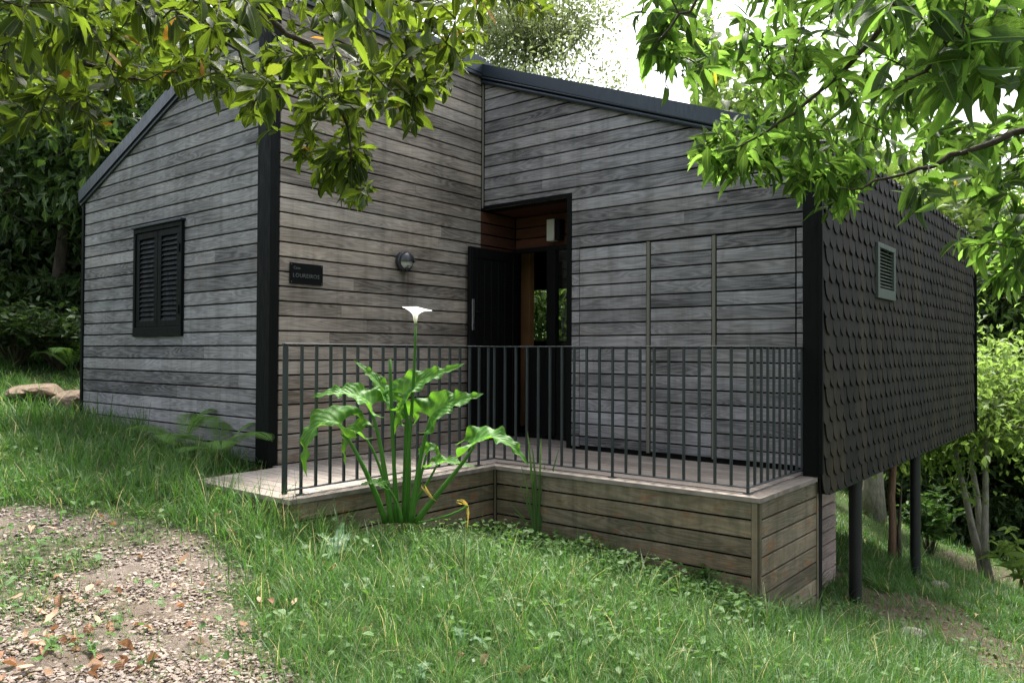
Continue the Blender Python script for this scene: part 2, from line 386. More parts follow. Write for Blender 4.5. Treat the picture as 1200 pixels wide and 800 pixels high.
# ------------------------------------------------------------------ terrain
CP = [(-6.1, 3.35, -1.01), (-5.75, 3.1, -1.035), (-4.7, 3.12, -1.21), (-4.35, 3.9, -1.43), (-4.55, 5.35, -1.62), (-3.4, 5.35, -1.66), (-2.2, 5.3, -1.76), (-2.1, 6.75, -2.20),
      (-2.3, 8.3, -2.50), (-2.3, 10.9, -2.88), (-10.3, 4.0, -.82), (-8.3, 4.0, -.93), (-6.4, 4.0, -1.04), (0, 0, -1.62), (-3.2, 1.4, -1.36), (-4.6, 1.9, -1.27), (-7.2, 2.5, -1.02),
      (-2.4, 3.0, -1.52), (-1.6, 4.2, -1.75), (-.6, 3.6, -1.86), (-.4, 5.0, -2.16), (-2.6, 8.8, -2.42), (2, 4, -2.1), (3, -2, -1.9), (-3, -4, -1.6), (-12, -2, -.6),
      (-6, 9, -1.6), (-9.5, 11, -1.1), (-13, 5, -.30), (-14.5, 9, .05), (-20, 8, .6), (-10, 20, -1.2), (-40, 10, 2.5), (-30, 50, 1.5), (0, 60, -6), (40, 50, -13), (50, 0, -11), (0, -50, -2), (-40, -30, 1)]
for a in [(1155, 682, 14.0), (1045, 650, 14.5), (1090, 655, 13.5), (1010, 612, 17.0), (1200, 668, 17.5), (1110, 640, 20.0), (1000, 585, 26.0), (1200, 640, 26.), (1185, 705, 9.5), (1290, 750, 12.)]:
    CP.append(tuple(at(*a)))
CP = np.array(CP, float)
def _phi(r): return r
_K = np.linalg.norm(CP[:, None, :2]-CP[None, :, :2], axis=2)
_A = np.block([[_phi(_K)-1e-2*np.eye(len(CP)), np.c_[np.ones(len(CP)), CP[:, :2]]], [np.r_[np.ones((1, len(CP))), CP[:, :2].T], np.zeros((3, 3))]])
_W = np.linalg.solve(_A, np.r_[CP[:, 2], 0, 0, 0])
def gz(x, y):
    x = np.atleast_1d(np.asarray(x, float)); y = np.atleast_1d(np.asarray(y, float)); out = np.empty(len(x))
    for i in range(0, len(x), 40000):
        p = np.c_[x[i:i+40000], y[i:i+40000]]
        r = np.sqrt(((p[:, None, :]-CP[None, :, :2])**2).sum(2)+.02)
        out[i:i+40000] = _phi(r) @ _W[:-3]+_W[-3]+p @ _W[-2:]
    return out
def g1(x, y): return float(gz([x], [y])[0])
def hit(px, py):
    d = ray(px, py); lo, hi = .8, 60.
    for t in np.linspace(.8, 60, 2400 if False else 900):
        X_, Y_, Z_ = d*t
        if Z_ < -1.03 and ((-6.1 < X_ < -4.60 and 3.15 < Y_ < 7) or (-6.1 < X_ < -2.13 and 5.38 < Y_ < 7)):
            return np.array([X_, Y_-.03, g1(X_, Y_-.03)])
        if d[2]*t < g1(d[0]*t, d[1]*t): hi = t; break
        lo = t
    for _ in range(18):
        m = (lo+hi)/2
        if d[2]*m < g1(d[0]*m, d[1]*m): hi = m
        else: lo = m
    return d*hi

def inpoly(x, y, poly):
    r = np.zeros(len(x), bool); n = len(poly)
    for i in range(n):
        x0, y0 = poly[i][:2]; x1, y1 = poly[(i+1) % n][:2]
        c = ((y0 > y) != (y1 > y)) & (x < (x1-x0)*(y-y0)/((y1-y0)+1e-12)+x0); r ^= c
    return r
PATH = [hit(*p) for p in [(-150, 575), (-40, 588), (60, 597), (120, 602), (200, 606), (245, 628), (272, 658), (280, 700), (295, 740), (330, 800), (390, 930), (300, 1300), (-600, 1300), (-500, 700)]]
PATCH = [(hit(15, 655), .48, .95), (hit(-60, 690), .5, .9), (hit(155, 624), .26, .85), (hit(255, 760), .10, .4), (hit(180, 770), .12, .3), (hit(105, 705), .26, .32), (hit(20, 720), .16, .5), (hit(120, 745), .2, .3), (hit(235, 715), .1, .2), (hit(65, 640), .15, .4), (hit(200, 680), .12, .15)]
DIRT = [hit(*p) for p in [(968, 668), (1010, 690), (1060, 694), (1110, 706), (1140, 722), (1200, 762), (1300, 860), (1190, 800), (1120, 752), (1060, 732), (1010, 718), (968, 715)]]
DIRT2 = [hit(*p) for p in [(1085, 655), (1110, 645), (1170, 668), (1200, 672), (1200, 684), (1140, 677)]]
BED = [(-4.62, 5.43), (-3.75, 5.43), (-3.9, 5.12), (-4.4, 4.9), (-4.62, 4.6)]
def masks(x, y, soft=0.0):
    if soft > 0:
        js = np.random.default_rng(5); x = x+js.normal(0, soft, len(x))*(y < 4); y = y+js.normal(0, soft, len(y))*(y < 4)
    jx = x+(vnoise(x*5, y*5)-.5)*.26; jy = y+(vnoise(x*5+9, y*5+4)-.5)*.26
    p = inpoly(jx, jy, PATH).astype(float)
    patch = np.zeros(len(x))
    for c, r, s in PATCH:
        d = np.hypot(x-c[0], y-c[1])+(vnoise(x*9, y*9)-.5)*.16; patch = np.maximum(patch, s*np.clip((r-d)/.08, 0, 1))
    dirt = inpoly(jx, jy, DIRT).astype(float)*.9
    dirt = np.maximum(dirt, inpoly(jx, jy, DIRT2)*.8)
    dirt = np.maximum(dirt, inpoly(jx, jy, BED)*.95)
    house = (((x > -10.3) & (x < -6.1) & (y > 4.12) & (y < 12.)) | ((x > -6.2) & (x < -2.6) & (y > 6.9) & (y < 9.3))).astype(float)
    return p, patch, dirt, house

def axis(lo, hi, a, b, st, far):
    v = list(np.arange(a, b, st)); s = st; t = a
    while t > lo: s = min(s*1.18, far); t -= s; v.insert(0, t)
    s = st; t = v[-1]
    while t < hi: s = min(s*1.18, far); t += s; v.append(t)
    return np.array(v)
gx = axis(-120, 120, -9, 1.5, .08, 8); gy = axis(-120, 120, .2, 9, .08, 8)
GX, GY = np.meshgrid(gx, gy); fx, fy = GX.ravel(), GY.ravel(); fz = gz(fx, fy)
mp, mpa, md, mh = masks(fx, fy)
near = np.hypot(fx, fy) < 14
fz = fz+np.where(near, (vnoise(fx*7, fy*7)-.5)*.03*np.maximum(mp, md)-.012, 0)
nx, ny = len(gx), len(gy)
I = (np.arange(ny-1)[:, None]*nx+np.arange(nx-1)[None, :]).ravel()
loops = np.stack([I, I+1, I+nx+1, I+nx], 1).ravel(); starts = np.arange(len(I))*4
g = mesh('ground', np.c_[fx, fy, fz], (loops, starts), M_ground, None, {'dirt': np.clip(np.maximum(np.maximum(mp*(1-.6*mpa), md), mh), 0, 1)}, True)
tag(g, kind='structure')
# remember ground offset
def gzs(x, y): return gz(x, y)-.012

# ------------------------------------------------------------------ boards
PITCH = .136; PH0 = -.35; GAP = .015
bid = [0]
def board(mb, O, U, N, u0, u1, z0, z1, th=.02, c=.0025):
    """one board: lies along U at height z0..z1, front face th in front of the plane through O"""
    O = np.array(O, float); U = np.array(U, float); N = np.array(N, float); Z = np.array([0, 0, 1.])
    bid[0] += 1; r = random.random()*50+bid[0]*.013
    ro = random.random()*40
    prof = [(z0, 0), (z0, th-c), (z0+c, th), (z1-c, th), (z1, th-c), (z1, 0)]
    V = []; A = []
    for u in (u0, u1):
        for (z, n) in prof:
            V.append(O*np.array([1, 1, 0])+U*u+N*n+Z*z); A.append((u+ro, z-z0+n, r))
    k = 6
    Fc = [(i, i+1, i+1+k, i+k) for i in range(k-1)]+[tuple(range(k))[::-1], tuple(range(k, 2*k))]
    mb.add(V, Fc, A)
def rects_minus(rs, hole):
    out = []
    for (a, b, c, d) in rs:
        ha, hb, hc, hd = hole
        if hb <= a or ha >= b or hd <= c or hc >= d: out.append((a, b, c, d)); continue
        if ha > a: out.append((a, ha, c, d))
        if hb < b: out.append((hb, b, c, d))
        if hc > c: out.append((max(a, ha), min(b, hb), c, hc))
        if hd < d: out.append((max(a, ha), min(b, hb), hd, d))
    return [r for r in out if r[1]-r[0] > .004 and r[3]-r[2] > .006]
def clad(name, mat, parent, O, U, N, u0, u1, zlo, zhi, holes=(), planes=(), joints=(2.2, 4.6), seams=(), pitch=PITCH, phase=PH0, th=.02):
    mb = MB()
    k = math.floor((zlo-phase)/pitch); z = phase+k*pitch
    while z < zhi:
        a, b = max(z+GAP/2, zlo), min(z+pitch-GAP/2, zhi)
        if b-a > .01:
            cuts = [u0]; t = u0+random.uniform(.4, joints[1])
            while t < u1-.35: cuts.append(t); t += random.uniform(*joints)
            cuts = sorted(set(cuts+[u1]+[s for s in seams if u0 < s < u1]))
            # drop cuts close to seams
            cc = [c for c in cuts if c in (u0, u1) or c in seams or all(abs(c-s) > .25 for s in seams)]
            for p, q in zip(cc[:-1], cc[1:]):
                rs = [(p+.0008, q-.0008, a, b)]
                for h in holes: rs = rects_minus(rs, h)
                for r_ in rs: board(mb, O, U, N, *r_, th=th+random.uniform(-.0012, .0012))
        z += pitch
    o = mb.build(name, mat, parent, attr='bco')
    if planes:
        bm = bmesh.new(); bm.from_mesh(o.data)
        off = Vector(LOC[o.name])
        for (co, no) in planes:
            bmesh.ops.bisect_plane(bm, geom=bm.verts[:]+bm.edges[:]+bm.faces[:], plane_co=Vector(co)-off, plane_no=Vector(no), clear_outer=True)
            ee = [e for e in bm.edges if e.is_boundary]
            if ee: bmesh.ops.holes_fill(bm, edges=ee, sides=0)
        bm.to_mesh(o.data); bm.free()
    return o

XL, XB, XD = -10.22, -6.13, -2.10
YA, YC, YB1, YD1 = 4.10, 6.95, 12.0, 14.1
SL = .365; SR = .372
def ztl(x): return 1.98+SL*(x+10.2)       # roof top, left slope
def ztr(x): return 3.40-SR*(x+6.13)       # right slope
TH = .13
cab = empty('wooden_cabin', (XB, YC, -1.17), 'single storey cabin clad in weathered grey boards with a dark shingled side on stilts', 'cabin')

# front gable (faces the camera, left)
WX0, WX1, WZ0, WZ1 = -8.81, -7.74, .16, 1.36
plA = [((0, YA, ztl(0)-TH), (-SL, 0, 1))]
clad('front_gable_cladding', M_woodA, cab, (0, YA+.02, 0), (1, 0, 0), (0, -1, 0), XL+.05, XB-.22, -1.05, 3.4,
     holes=[(WX0+.02, WX1-.02, WZ0+.02, WZ1-.02)], planes=plA)
# tall wall beside the porch (faces +x)
clad('side_cladding', M_woodB, cab, (XB-.02, 0, 0), (0, 1, 0), (1, 0, 0), YA+.055, YC-.03, -1.022, ztl(XB)-TH-.02)
# porch wall (faces the camera) with the doorway and three flush panels
DX0, DX1, DZ1 = XB, -4.84, 1.70
PX = [-4.735, -3.895, -3.19, -2.415]; PZ = 1.135
plC = [((0, YC, ztr(0)-TH-.01), (SR, 0, 1))]
clad('porch_wall_cladding', M_woodC, cab, (0, YC+.02, 0), (1, 0, 0), (0, -1, 0), XB+.03, XD-.14, -1.0, 3.4,
     holes=[(DX0, DX1, -1.2, DZ1), (-4.735, -2.36, -1.2, PZ+.008)], planes=plC, pitch=.1345, phase=-.351)
for i in range(3):
    a, b = PX[i]+(.0 if i == 0 else .022), PX[i+1]-.022 if i < 2 else PX[i+1]
    clad('storage_panel', M_woodC, cab, (0, YC+.024, 0), (1, 0, 0), (0, -1, 0), a+.006, b-.004, -.985, PZ-.012, joints=(9, 10), pitch=.1345, phase=-.351)
clad('corner_strip_cladding', M_woodC, cab, (0, YC+.02, 0), (1, 0, 0), (0, -1, 0), -2.405, -2.36, -1.0, PZ, joints=(9, 10), pitch=.1345, phase=-.351)
for x in PX[1:3]:
    mb = MB(); mb.box(x-.017, x+.017, YC-.008, YC+.02, -1.0, PZ-.006, .003); mb.build('panel_batten', M_batten, cab)

# structural shell behind the cladding
mb = MB()
zb = -1.17
def gable_wall(mb, y0, y1, xs, top, zlo=zb, holes=()):
    """solid strips between openings"""
    for (x0, x1, a, b) in holes: pass
def strip(mb, x0, x1, y0, y1, za, topf):
    mb.prism([(x0, za), (x1, za), (x1, topf(x1)), (x0, topf(x0))], 'y', y0, y1)
tl = lambda x: ztl(x)-TH-.004; tr_ = lambda x: ztr(x)-TH-.014
cst = lambda z: (lambda x: z)
strip(mb, XL+.02, WX0+.03, YA+.022, YA+.16, zb, tl); strip(mb, WX1-.03, XB-.022, YA+.022, YA+.16, zb, tl)
strip(mb, WX0+.03, WX1-.03, YA+.022, YA+.16, zb, cst(WZ0+.03)); strip(mb, WX0+.03, WX1-.03, YA+.022, YA+.16, WZ1-.03, tl)
mb.box(XB-.16, XB-.022, YA+.16, YC+.02, zb, tl(XB)-.02)               # tall wall core
mb.box(XB-.16, XB-.022, YC+.02, YB1-.1, 1.9, tl(XB)-.02)                 # above the inner doorway zone
mb.box(XB-.16, XB-.022, 7.75, YB1-.1, zb, -.95)
strip(mb, DX1+.01, XD-.03, YC+.026, YC+.16, zb, tr_); strip(mb, XB-.022, DX1+.01, YC+.026, YC+.16, DZ1+.005, tr_)
mb.box(XL+.02, XL+.14, YA+.16, YB1, zb, tl(XL+.14))                   # left wall
BX0, BX1, BZ0, BZ1 = -9.35, -8.30, .19, 1.26
strip(mb, XL+.14, BX0, YB1-.1, YB1, zb, tl); strip(mb, BX1, XB-.02, YB1-.1, YB1, zb, tl)
strip(mb, BX0, BX1, YB1-.1, YB1, zb, cst(BZ0)); strip(mb, BX0, BX1, YB1-.1, YB1, BZ1, tl)
mb.box(XB-.16, XB-.022, YB1, YD1, zb, tr_(XB)); strip(mb, XB-.02, XD-.03, YD1-.12, YD1-.02, zb, tr_)
SY0, SY1, SZ0, SZ1 = 8.33, 9.03, .60, 1.13
for (a, b, c, d) in rects_minus([(YC+.16, YD1-.12, zb, ztr(XD)-TH-.05)], (SY0+.05, SY1-.05, SZ0+.05, SZ1-.05)):
    mb.box(XD-.14, XD-.03, a, b, c, d)
mb.box(XL+.14, XD-.14, YA+.16, YC+.0, zb+.001, -1.07) if False else None
mb.build('wall_core', M_gap, cab)
mb = MB(); mb.box(XB+.0, XD-.14, YC+.17, YD1-.13, zb+.002, -1.05); mb.box(XL+.15, XB-.17, YA+.17, YB1-.11, zb+.002, -1.05)
mb.box(XB-.169, XB-.001, 7.0, YB1-.12, zb+.002, -1.051)
mb.build('floor', M_woodin, cab, attr='bco')

# roof slabs with sheet-metal fascia
def slab(name, xa, xb, zf, y0, y1, th, mat, lift=0.0):
    m = MB(); m.prism([(xa, zf(xa)-th+lift), (xb, zf(xb)-th+lift), (xb, zf(xb)+lift), (xa, zf(xa)+lift)], 'y', y0, y1); return m
roof = slab('roof', XL-.02, XB+.03, ztl, YA-.03, YB1+.08, TH, M_fascia); roof.build('roof', M_fascia, cab)
roof = slab('roof', XB+.034, XD-.032, ztr, YC-.05, YD1+.05, TH, M_fascia)
ro2 = roof.build('roof', M_fascia, cab)
mb = MB()                                                             # rake flashings and drip lips standing a little proud
f = lambda x: ztl(x)
mb.prism([(XL-.03, f(XL-.03)-.125), (XB+.045, f(XB+.045)-.125), (XB+.045, f(XB+.045)+.022), (XL-.03, f(XL-.03)+.022)], 'y', YA-.05, YA-.033)
mb.prism([(XL-.03, f(XL-.03)-.165), (XB+.03, f(XB+.03)-.165), (XB+.03, f(XB+.03)-.135), (XL-.03, f(XL-.03)-.135)], 'y', YA-.03, YA-.005)
mb.box(XB+.034, XB+.052, YA-.05, YC-.056, f(XB)-.155, f(XB)+.03)
mb.box(XB+.005, XB+.045, YA-.02, YC-.06, f(XB)-.195, f(XB)-.160)
mb.build('rake_flashing', M_fascia, cab)
mb = MB(); f = ztr
mb.prism([(XB+.053, f(XB)-.115), (XD+.0, f(XD+.0)-.135), (XD+.0, f(XD+.0)+.020), (XB+.053, f(XB)+.020)], 'y', YC-.075, YC-.053)
mb.tube([(XB+.02, YC-.035, f(XB)-.175), (XD+.0, YC-.035, f(XD+.0)-.165)], .024, 10)
mb.tube([(XB+.02, YC-.062, f(XB)-.128), (XD+.0, YC-.062, f(XD+.0)-.128)], .012, 8)
mb.build('rake_flashing', M_fascia, cab)

# corner posts
for (a) in [(XB-.215, XB-.005, YA-.045, YA+.05, -1.035, ztl(XB)-.17), (XL, XL+.055, YA-.02, YA+.02, -1.1, ztl(XL)-.16),
            (XD-.155, XD-.02, YC-.29, YC-.006, -1.04, ztr(XD)-TH-.02)]:
    m = MB(); m.box(*a, .004); m.build('corner_post', M_black, cab)
m = MB(); m.box(XB+.002, XB+.022, YC-.022, YC-.002, DZ1+.02, ztr(XB)-.19, .002); m.build('corner_bead', M_batten, cab)

# shingled side: rounded shingles in courses
def shingles():
    w, h = .190, .150; n = 7
    zt = ztr(XD)-.012; L0, L1 = YC-.27, YD1
    hh = .30; sw = w*.985
    prof = [(-sw/2, hh), (-sw/2, sw*.54)]
    for i in range(1, n): 
        a = math.pi+math.pi*i/n; prof.append((math.cos(a)*sw/2, sw*.50+math.sin(a)*sw*.50))
    prof += [(sw/2, sw*.54), (sw/2, hh)]
    prof = [prof[0]]+sorted(prof[1:-1], key=lambda p: p[0])+[prof[-1]] if False else prof
    k = len(prof)
    T = []; 
    for (a, b) in prof: T.append((.0, a, b))
    for (a, b) in prof: T.append((-.009, a, b))
    Fc = [tuple(range(k))]+[(i, i+k, i+k+1, i+1) for i in range(k-1)]
    pos = []; rows = []
    z = -1.19; r_ = 0
    while z < zt-.02:
        y = L0+(w/2 if r_ % 2 else 0)+w/2
        y += random.uniform(-.015, .015)
        while y < L1-.02: 
            pos.append((XD, y+random.uniform(-.006, .006), z+random.uniform(-.010, .010))); y += w
        z += h; r_ += 1
    pos = np.array(pos); N = len(pos)
    tilt = np.full(N, .085)+rng.uniform(-.012, .012, N); tw = rng.uniform(-.03, .03, N)
    X = np.c_[np.ones(N), np.zeros(N), np.zeros(N)]
    Y = np.c_[tw*.3, np.ones(N), tw]; Z = np.c_[-tilt, -tw, np.ones(N)]
    pos[:, 0] += .012
    V, l, s = stamp(T, Fc, pos, X, Y, Z)
    Vw = V.reshape(N, 2*k, 3); cw = Vw[:, :, 1].mean(1, keepdims=True); Vw[:, :, 1] = cw+(Vw[:, :, 1]-cw)*rng.uniform(.94, 1.03, (N, 1)); V = Vw.reshape(-1, 3)
    idv = np.repeat(rng.random(N)*60, 2*k); Tt = np.tile(np.array(T)[:, 1:], (N, 1))
    keep_top = np.minimum(V[:, 2], zt+.0); V[:, 2] = keep_top
    V[:, 1] = np.clip(V[:, 1], L0, L1)
    o = mesh('shingle_cladding', V, (l, s), M_shingle, cab, {'bco': np.c_[Tt, idv]})
    bm = bmesh.new(); bm.from_mesh(o.data); off = Vector(LOC[o.name])
    # opening for the side window
    dead = [f for f in bm.faces if SY0-.01 < (f.calc_center_median()+off).y < SY1+.01 and SZ0-.02 < (f.calc_center_median()+off).z < SZ1+.0]
    bmesh.ops.delete(bm, geom=dead, context='FACES')
    dz = [f for f in bm.faces if f.calc_area() < 1e-7]; bmesh.ops.delete(bm, geom=dz, context='FACES')
    bm.to_mesh(o.data); bm.free()
shingles()
m = MB()
for (a, b, c, d) in rects_minus([(YC-.045, YD1, -1.16, ztr(XD)-.02), (YC-.28, YC-.0455, -1.16, ztr(XD)-TH-.03)], (SY0+.03, SY1-.03, SZ0+.03, SZ1-.03)): m.box(XD-.028, XD-.017, a, b, c, d)
m.build('shingle_backing', M_gap, cab)
m = MB(); m.box(XD-.02, XD+.015, YC-.31, YC-.275, -1.0, ztr(XD)-TH-.03, .003); m.build('corner_trim', M_black, cab)
m = MB(); m.box(XD-.03, XD+.03, YD1+.052, YD1+.08, -1.2, ztr(XD)-.02, .003); m.build('corner_trim', M_black, cab)
# underside of the floor on stilts: joists
m = MB(); m.box(XB, XD-.03, YC+.02, YD1-.02, -1.215, zb-.002)
m.build('floor_underside', M_steelpost, cab)

# side window: pale green louvred shutter
sw = MB(); x0 = XD-.01; x1 = XD+.03
for (a, b, c, d) in [(SY0, SY1, SZ0-.03, SZ0+.07), (SY0, SY1, SZ1-.05, SZ1), (SY0, SY0+.07, SZ0+.07, SZ1-.05), (SY1-.07, SY1, SZ0+.07, SZ1-.05)]: sw.box(x0, x1, a, b, c, d, .003)
swo = sw.build('side_window', M_palegreen, cab)
m = MB(); 
for i in range(11):
    z = SZ0+.09+i*(SZ1-SZ0-.15)/11
    m.prism([(XD-.03, z+.03), (XD-.024, z+.036), (XD+.018, z+.006), (XD+.012, z)], 'y', SY0+.07, SY1-.07)
m.build('louvre', M_palegreen, swo)
m = MB(); m.box(XD-.06, XD-.045, SY0+.03, SY1-.03, SZ0, SZ1); m.build('backing', M_gap, swo)

# front window with a pair of black louvred shutters
fw = MB(); yo = YA-.035
for (a, b, c, d) in [(WX0, WX1, WZ0, WZ0+.10), (WX0, WX1, WZ1-.05, WZ1), (WX0, WX0+.045, WZ0+.10, WZ1-.05), (WX1-.045, WX1, WZ0+.10, WZ1-.05)]: fw.box(a, b, yo, YA+.05, c, d, .003)
fwo = fw.build('shuttered_window', M_shut, cab)
m = MB(); m.box(WX0-.02, WX1+.02, yo-.025, YA+.03, WZ1+.002, WZ1+.025, .003); m.build('drip_cap', M_fascia, fwo)
for k in range(2):
    a = WX0+.048+k*(WX1-WX0-.09)/2; b = a+(WX1-WX0-.10)/2-.003
    z0, z1 = WZ0+.104, WZ1-.054
    m = MB(); y0, y1 = YA-.020, YA+.018
    for q in [(a, b, z0, z0+.07), (a, b, z1-.07, z1), (a, a+.075, z0+.07, z1-.07), (b-.075, b, z0+.07, z1-.07)]: m.box(q[0], q[1], y0, y1, q[2], q[3], .003)
    sh = m.build('shutter', M_shut, fwo)
    m = MB(); nn = 17; st = (z1-z0-.14)/nn
    for i in range(nn):
        z = z0+.07+i*st
        m.prism([(y0+.002, z), (y0+.010, z-.004+.002), (y1-.002, z+st*.95), (y1-.010, z+st*.98)], 'x', a+.072, b-.072)
    m.build('louvre', M_shut, sh)
m = MB(); m.box(WX0+.02, WX1-.02, YA+.03, YA+.04, WZ0+.02, WZ1-.02); m.build('backing', M_gap, fwo)
for z in (WZ0+.28, WZ1-.28):
    m = MB(); m.box(WX1-.052, WX1-.030, yo-.012, yo-.002, z-.045, z+.045, .002); m.build('hinge', M_black, fwo)

# doorway, recess, door leaf
YD = 7.55
m = MB()                                                              # black outer frame around the opening
m.box(DX1-.055, DX1+.008, YC-.012, YC+.20, -1.028, DZ1, .003); m.box(XB+.005, DX1+.008, YC-.012, YC+.20, DZ1+.001, DZ1+.045, .003)
m.build('doorway_trim', M_black, cab)
rec = MB()
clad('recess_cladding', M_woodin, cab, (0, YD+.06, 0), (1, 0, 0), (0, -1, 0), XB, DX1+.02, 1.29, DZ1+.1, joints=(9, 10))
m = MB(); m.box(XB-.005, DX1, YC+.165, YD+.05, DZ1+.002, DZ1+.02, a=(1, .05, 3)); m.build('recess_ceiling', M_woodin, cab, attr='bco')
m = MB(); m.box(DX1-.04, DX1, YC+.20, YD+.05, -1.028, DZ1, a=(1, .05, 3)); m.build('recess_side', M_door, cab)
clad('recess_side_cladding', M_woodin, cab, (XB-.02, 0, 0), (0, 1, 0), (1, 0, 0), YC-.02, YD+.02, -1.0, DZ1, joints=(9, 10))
fr = MB()
zt = 1.235
for (a, b, c, d) in [(XB+.0, DX1-.04, zt, zt+.055), (XB, XB+.06, -1.02, zt), (DX1-.10, DX1-.042, -1.02, zt), (-5.60, -5.47, -1.02, zt), (XB, DX1-.04, -1.029, -.99)]:
    fr.box(a, b, YD-.03, YD+.05, c, d, .003)
fr.box(-5.94, -5.60, YD-.01, YD+.02, -.99, .075); fr.box(-5.47, DX1-.10, YD-.01, YD+.02, -.99, .075)
fro = fr.build('door_frame', M_door, cab)
m = MB(); m.box(-5.47, DX1-.10, YD+.0, YD+.006, .078, zt-.002); m.build('pane', M_glass, fro)
# open leaf, swung out against the tall wall
LX = XB+.045; LY0, LY1 = 6.64, YD-.03
m = MB(); m.box(LX, LX+.045, LY0, LY1, -1.0, zt-.005, .003)
for (a, b, c, d) in [(LY0+.02, LY0+.11, -1.0+.02, zt-.02), (LY1-.11, LY1-.02, -.98, zt-.02), (LY0+.11, LY1-.11, zt-.13, zt-.02), (LY0+.11, LY1-.11, -.98, -.80)]: m.box(LX+.045, LX+.057, a, b, c, d, .002)
for i in range(5): m.box(LX+.045, LX+.050, LY0+.12+i*.125, LY0+.235+i*.125, -.79, zt-.14, .002)
dro = m.build('open_door', M_door, cab)
m = MB(); hy = LY0+.022
m.box(LX+.058, LX+.064, hy-.005, hy+.035, .26, .62, .002); 
m.build('lock_plate', M_alu, dro)
m = MB(); m.tube([(LX+.064, hy+.06, .47), (LX+.10, hy+.06, .47), (LX+.10, hy+.17, .47)], .009, 8); m.build('handle', M_door, dro)
# interior walls seen through the doorway
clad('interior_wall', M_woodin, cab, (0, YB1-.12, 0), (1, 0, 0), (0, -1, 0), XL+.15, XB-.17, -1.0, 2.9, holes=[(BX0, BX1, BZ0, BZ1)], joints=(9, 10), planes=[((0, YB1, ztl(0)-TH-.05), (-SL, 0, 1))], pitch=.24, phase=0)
m = MB(); m.box(-6.42, -6.27, 8.05, 8.15, -1.0, 1.65, .004, a=(2, .05, 5)); m.build('interior_post', M_woodlight, cab, attr='bco')
m = MB(); m.box(-6.27, -4.95, 8.052, 8.147, 1.55, 1.70, .004, a=(2, .05, 7)); m.build('interior_beam', M_woodlight, cab, attr='bco')
bw = MB()
for (a, b, c, d) in [(BX0, BX1, BZ0, BZ0+.04), (BX0, BX1, BZ1-.05, BZ1), (BX0, BX0+.04, BZ0+.04, BZ1-.05), (BX1-.04, BX1, BZ0+.04, BZ1-.05)]: bw.box(a, b, YB1-.14, YB1-.05, c, d, .003)
bwo = bw.build('back_window', M_door, cab)
m = MB(); m.box(BX0+.04, BX1-.04, YB1-.09, YB1-.084, BZ0+.04, BZ1-.05); m.build('pane', M_glass, bwo)

# stilts and set-back base wall
for (px, py, yy) in [(1000, 706, 8.28), (1070, 683, 10.9)]:
    m = MB(); zg = g1(-2.28, yy)-.25
    m.tube([(-2.28, yy, zg), (-2.28, yy, -1.22)], .062, 20); m.lathe([(.11, 0), (.11, .012)], (-2.28, yy, -1.235), 20, 'z')
    m.build('stilt', M_steelpost, cab, smooth=False)
for yy in (13.3,):
    m = MB(); m.tube([(-4.9, yy, g1(-4.9, yy)-.25), (-4.9, yy, -1.22)], .062, 16); m.build('stilt', M_steelpost, cab)
clad('base_wall', M_woodpink, cab, (-2.62, 0, 0), (0, 1, 0), (1, 0, 0), YC+.03, 8.72, -2.75, -1.22, joints=(1.1, 2))
m = MB(); m.box(-2.76, -2.622, YC+.03, 8.70, -2.9, -1.22); m.box(XL+.3, -2.62, 8.6, 8.7, -2.7, -1.22); m.build('base_core', M_gap, cab)

# name plate, lamp, emergency light -- separate things fixed to the walls
def text_mesh(name, txt, size, mat, parent, O, U, N, extr=.002):
    cu = bpy.data.curves.new(name+'_c', 'FONT'); cu.body = txt; cu.size = size; cu.extrude = extr; cu.space_character = 1.12; cu.resolution_u = 3
    tmp = bpy.data.objects.new(name+'_t', cu); COL.objects.link(tmp)
    bpy.context.view_layer.update()
    dg = bpy.context.evaluated_depsgraph_get(); me = bpy.data.meshes.new_from_object(tmp.evaluated_get(dg))
    V = np.array([tuple(v.co) for v in me.vertices]); Fc = [tuple(p.vertices) for p in me.polygons]
    bpy.data.objects.remove(tmp); bpy.data.curves.remove(cu); bpy.data.meshes.remove(me)
    U = np.array(U, float); N = np.array(N, float)
    W = np.array(O, float)+V[:, 0:1]*U+V[:, 1:2]*np.array([0, 0, 1.])+V[:, 2:3]*N
    return mesh(name, W, Fc, mat, parent), V[:, 0].max()
sg = empty('name_plate', (XB+.005, 4.45, .63), 'dark rectangular name plate screwed to the brown grey boards beside the corner post', 'sign')
m = MB(); y0, y1, z0, z1 = 4.255, 4.625, .635, .828
m.box(XB+.004, XB+.016, y0, y1, z0, z1, .002); pl = m.build('plate', M_black, sg)
text_mesh('lettering', 'Casa', .036, M_etch, sg, (XB+.0185, y0+.035, z1-.058), (0, 1, 0), (1, 0, 0))
lt, wd = text_mesh('lettering', 'LOUREIROS', .052, M_etch, sg, (XB+.0185, y0+.028, z0+.060), (0, 1, 0), (1, 0, 0))
for (a, b) in [(y0+.015, z0+.015), (y1-.015, z0+.015), (y0+.015, z1-.015), (y1-.015, z1-.015)]:
    m = MB(); m.lathe([(.005, 0), (.0045, .003)], (XB+.016, a, b), 10, 'x'); m.build('screw', M_etch, sg)

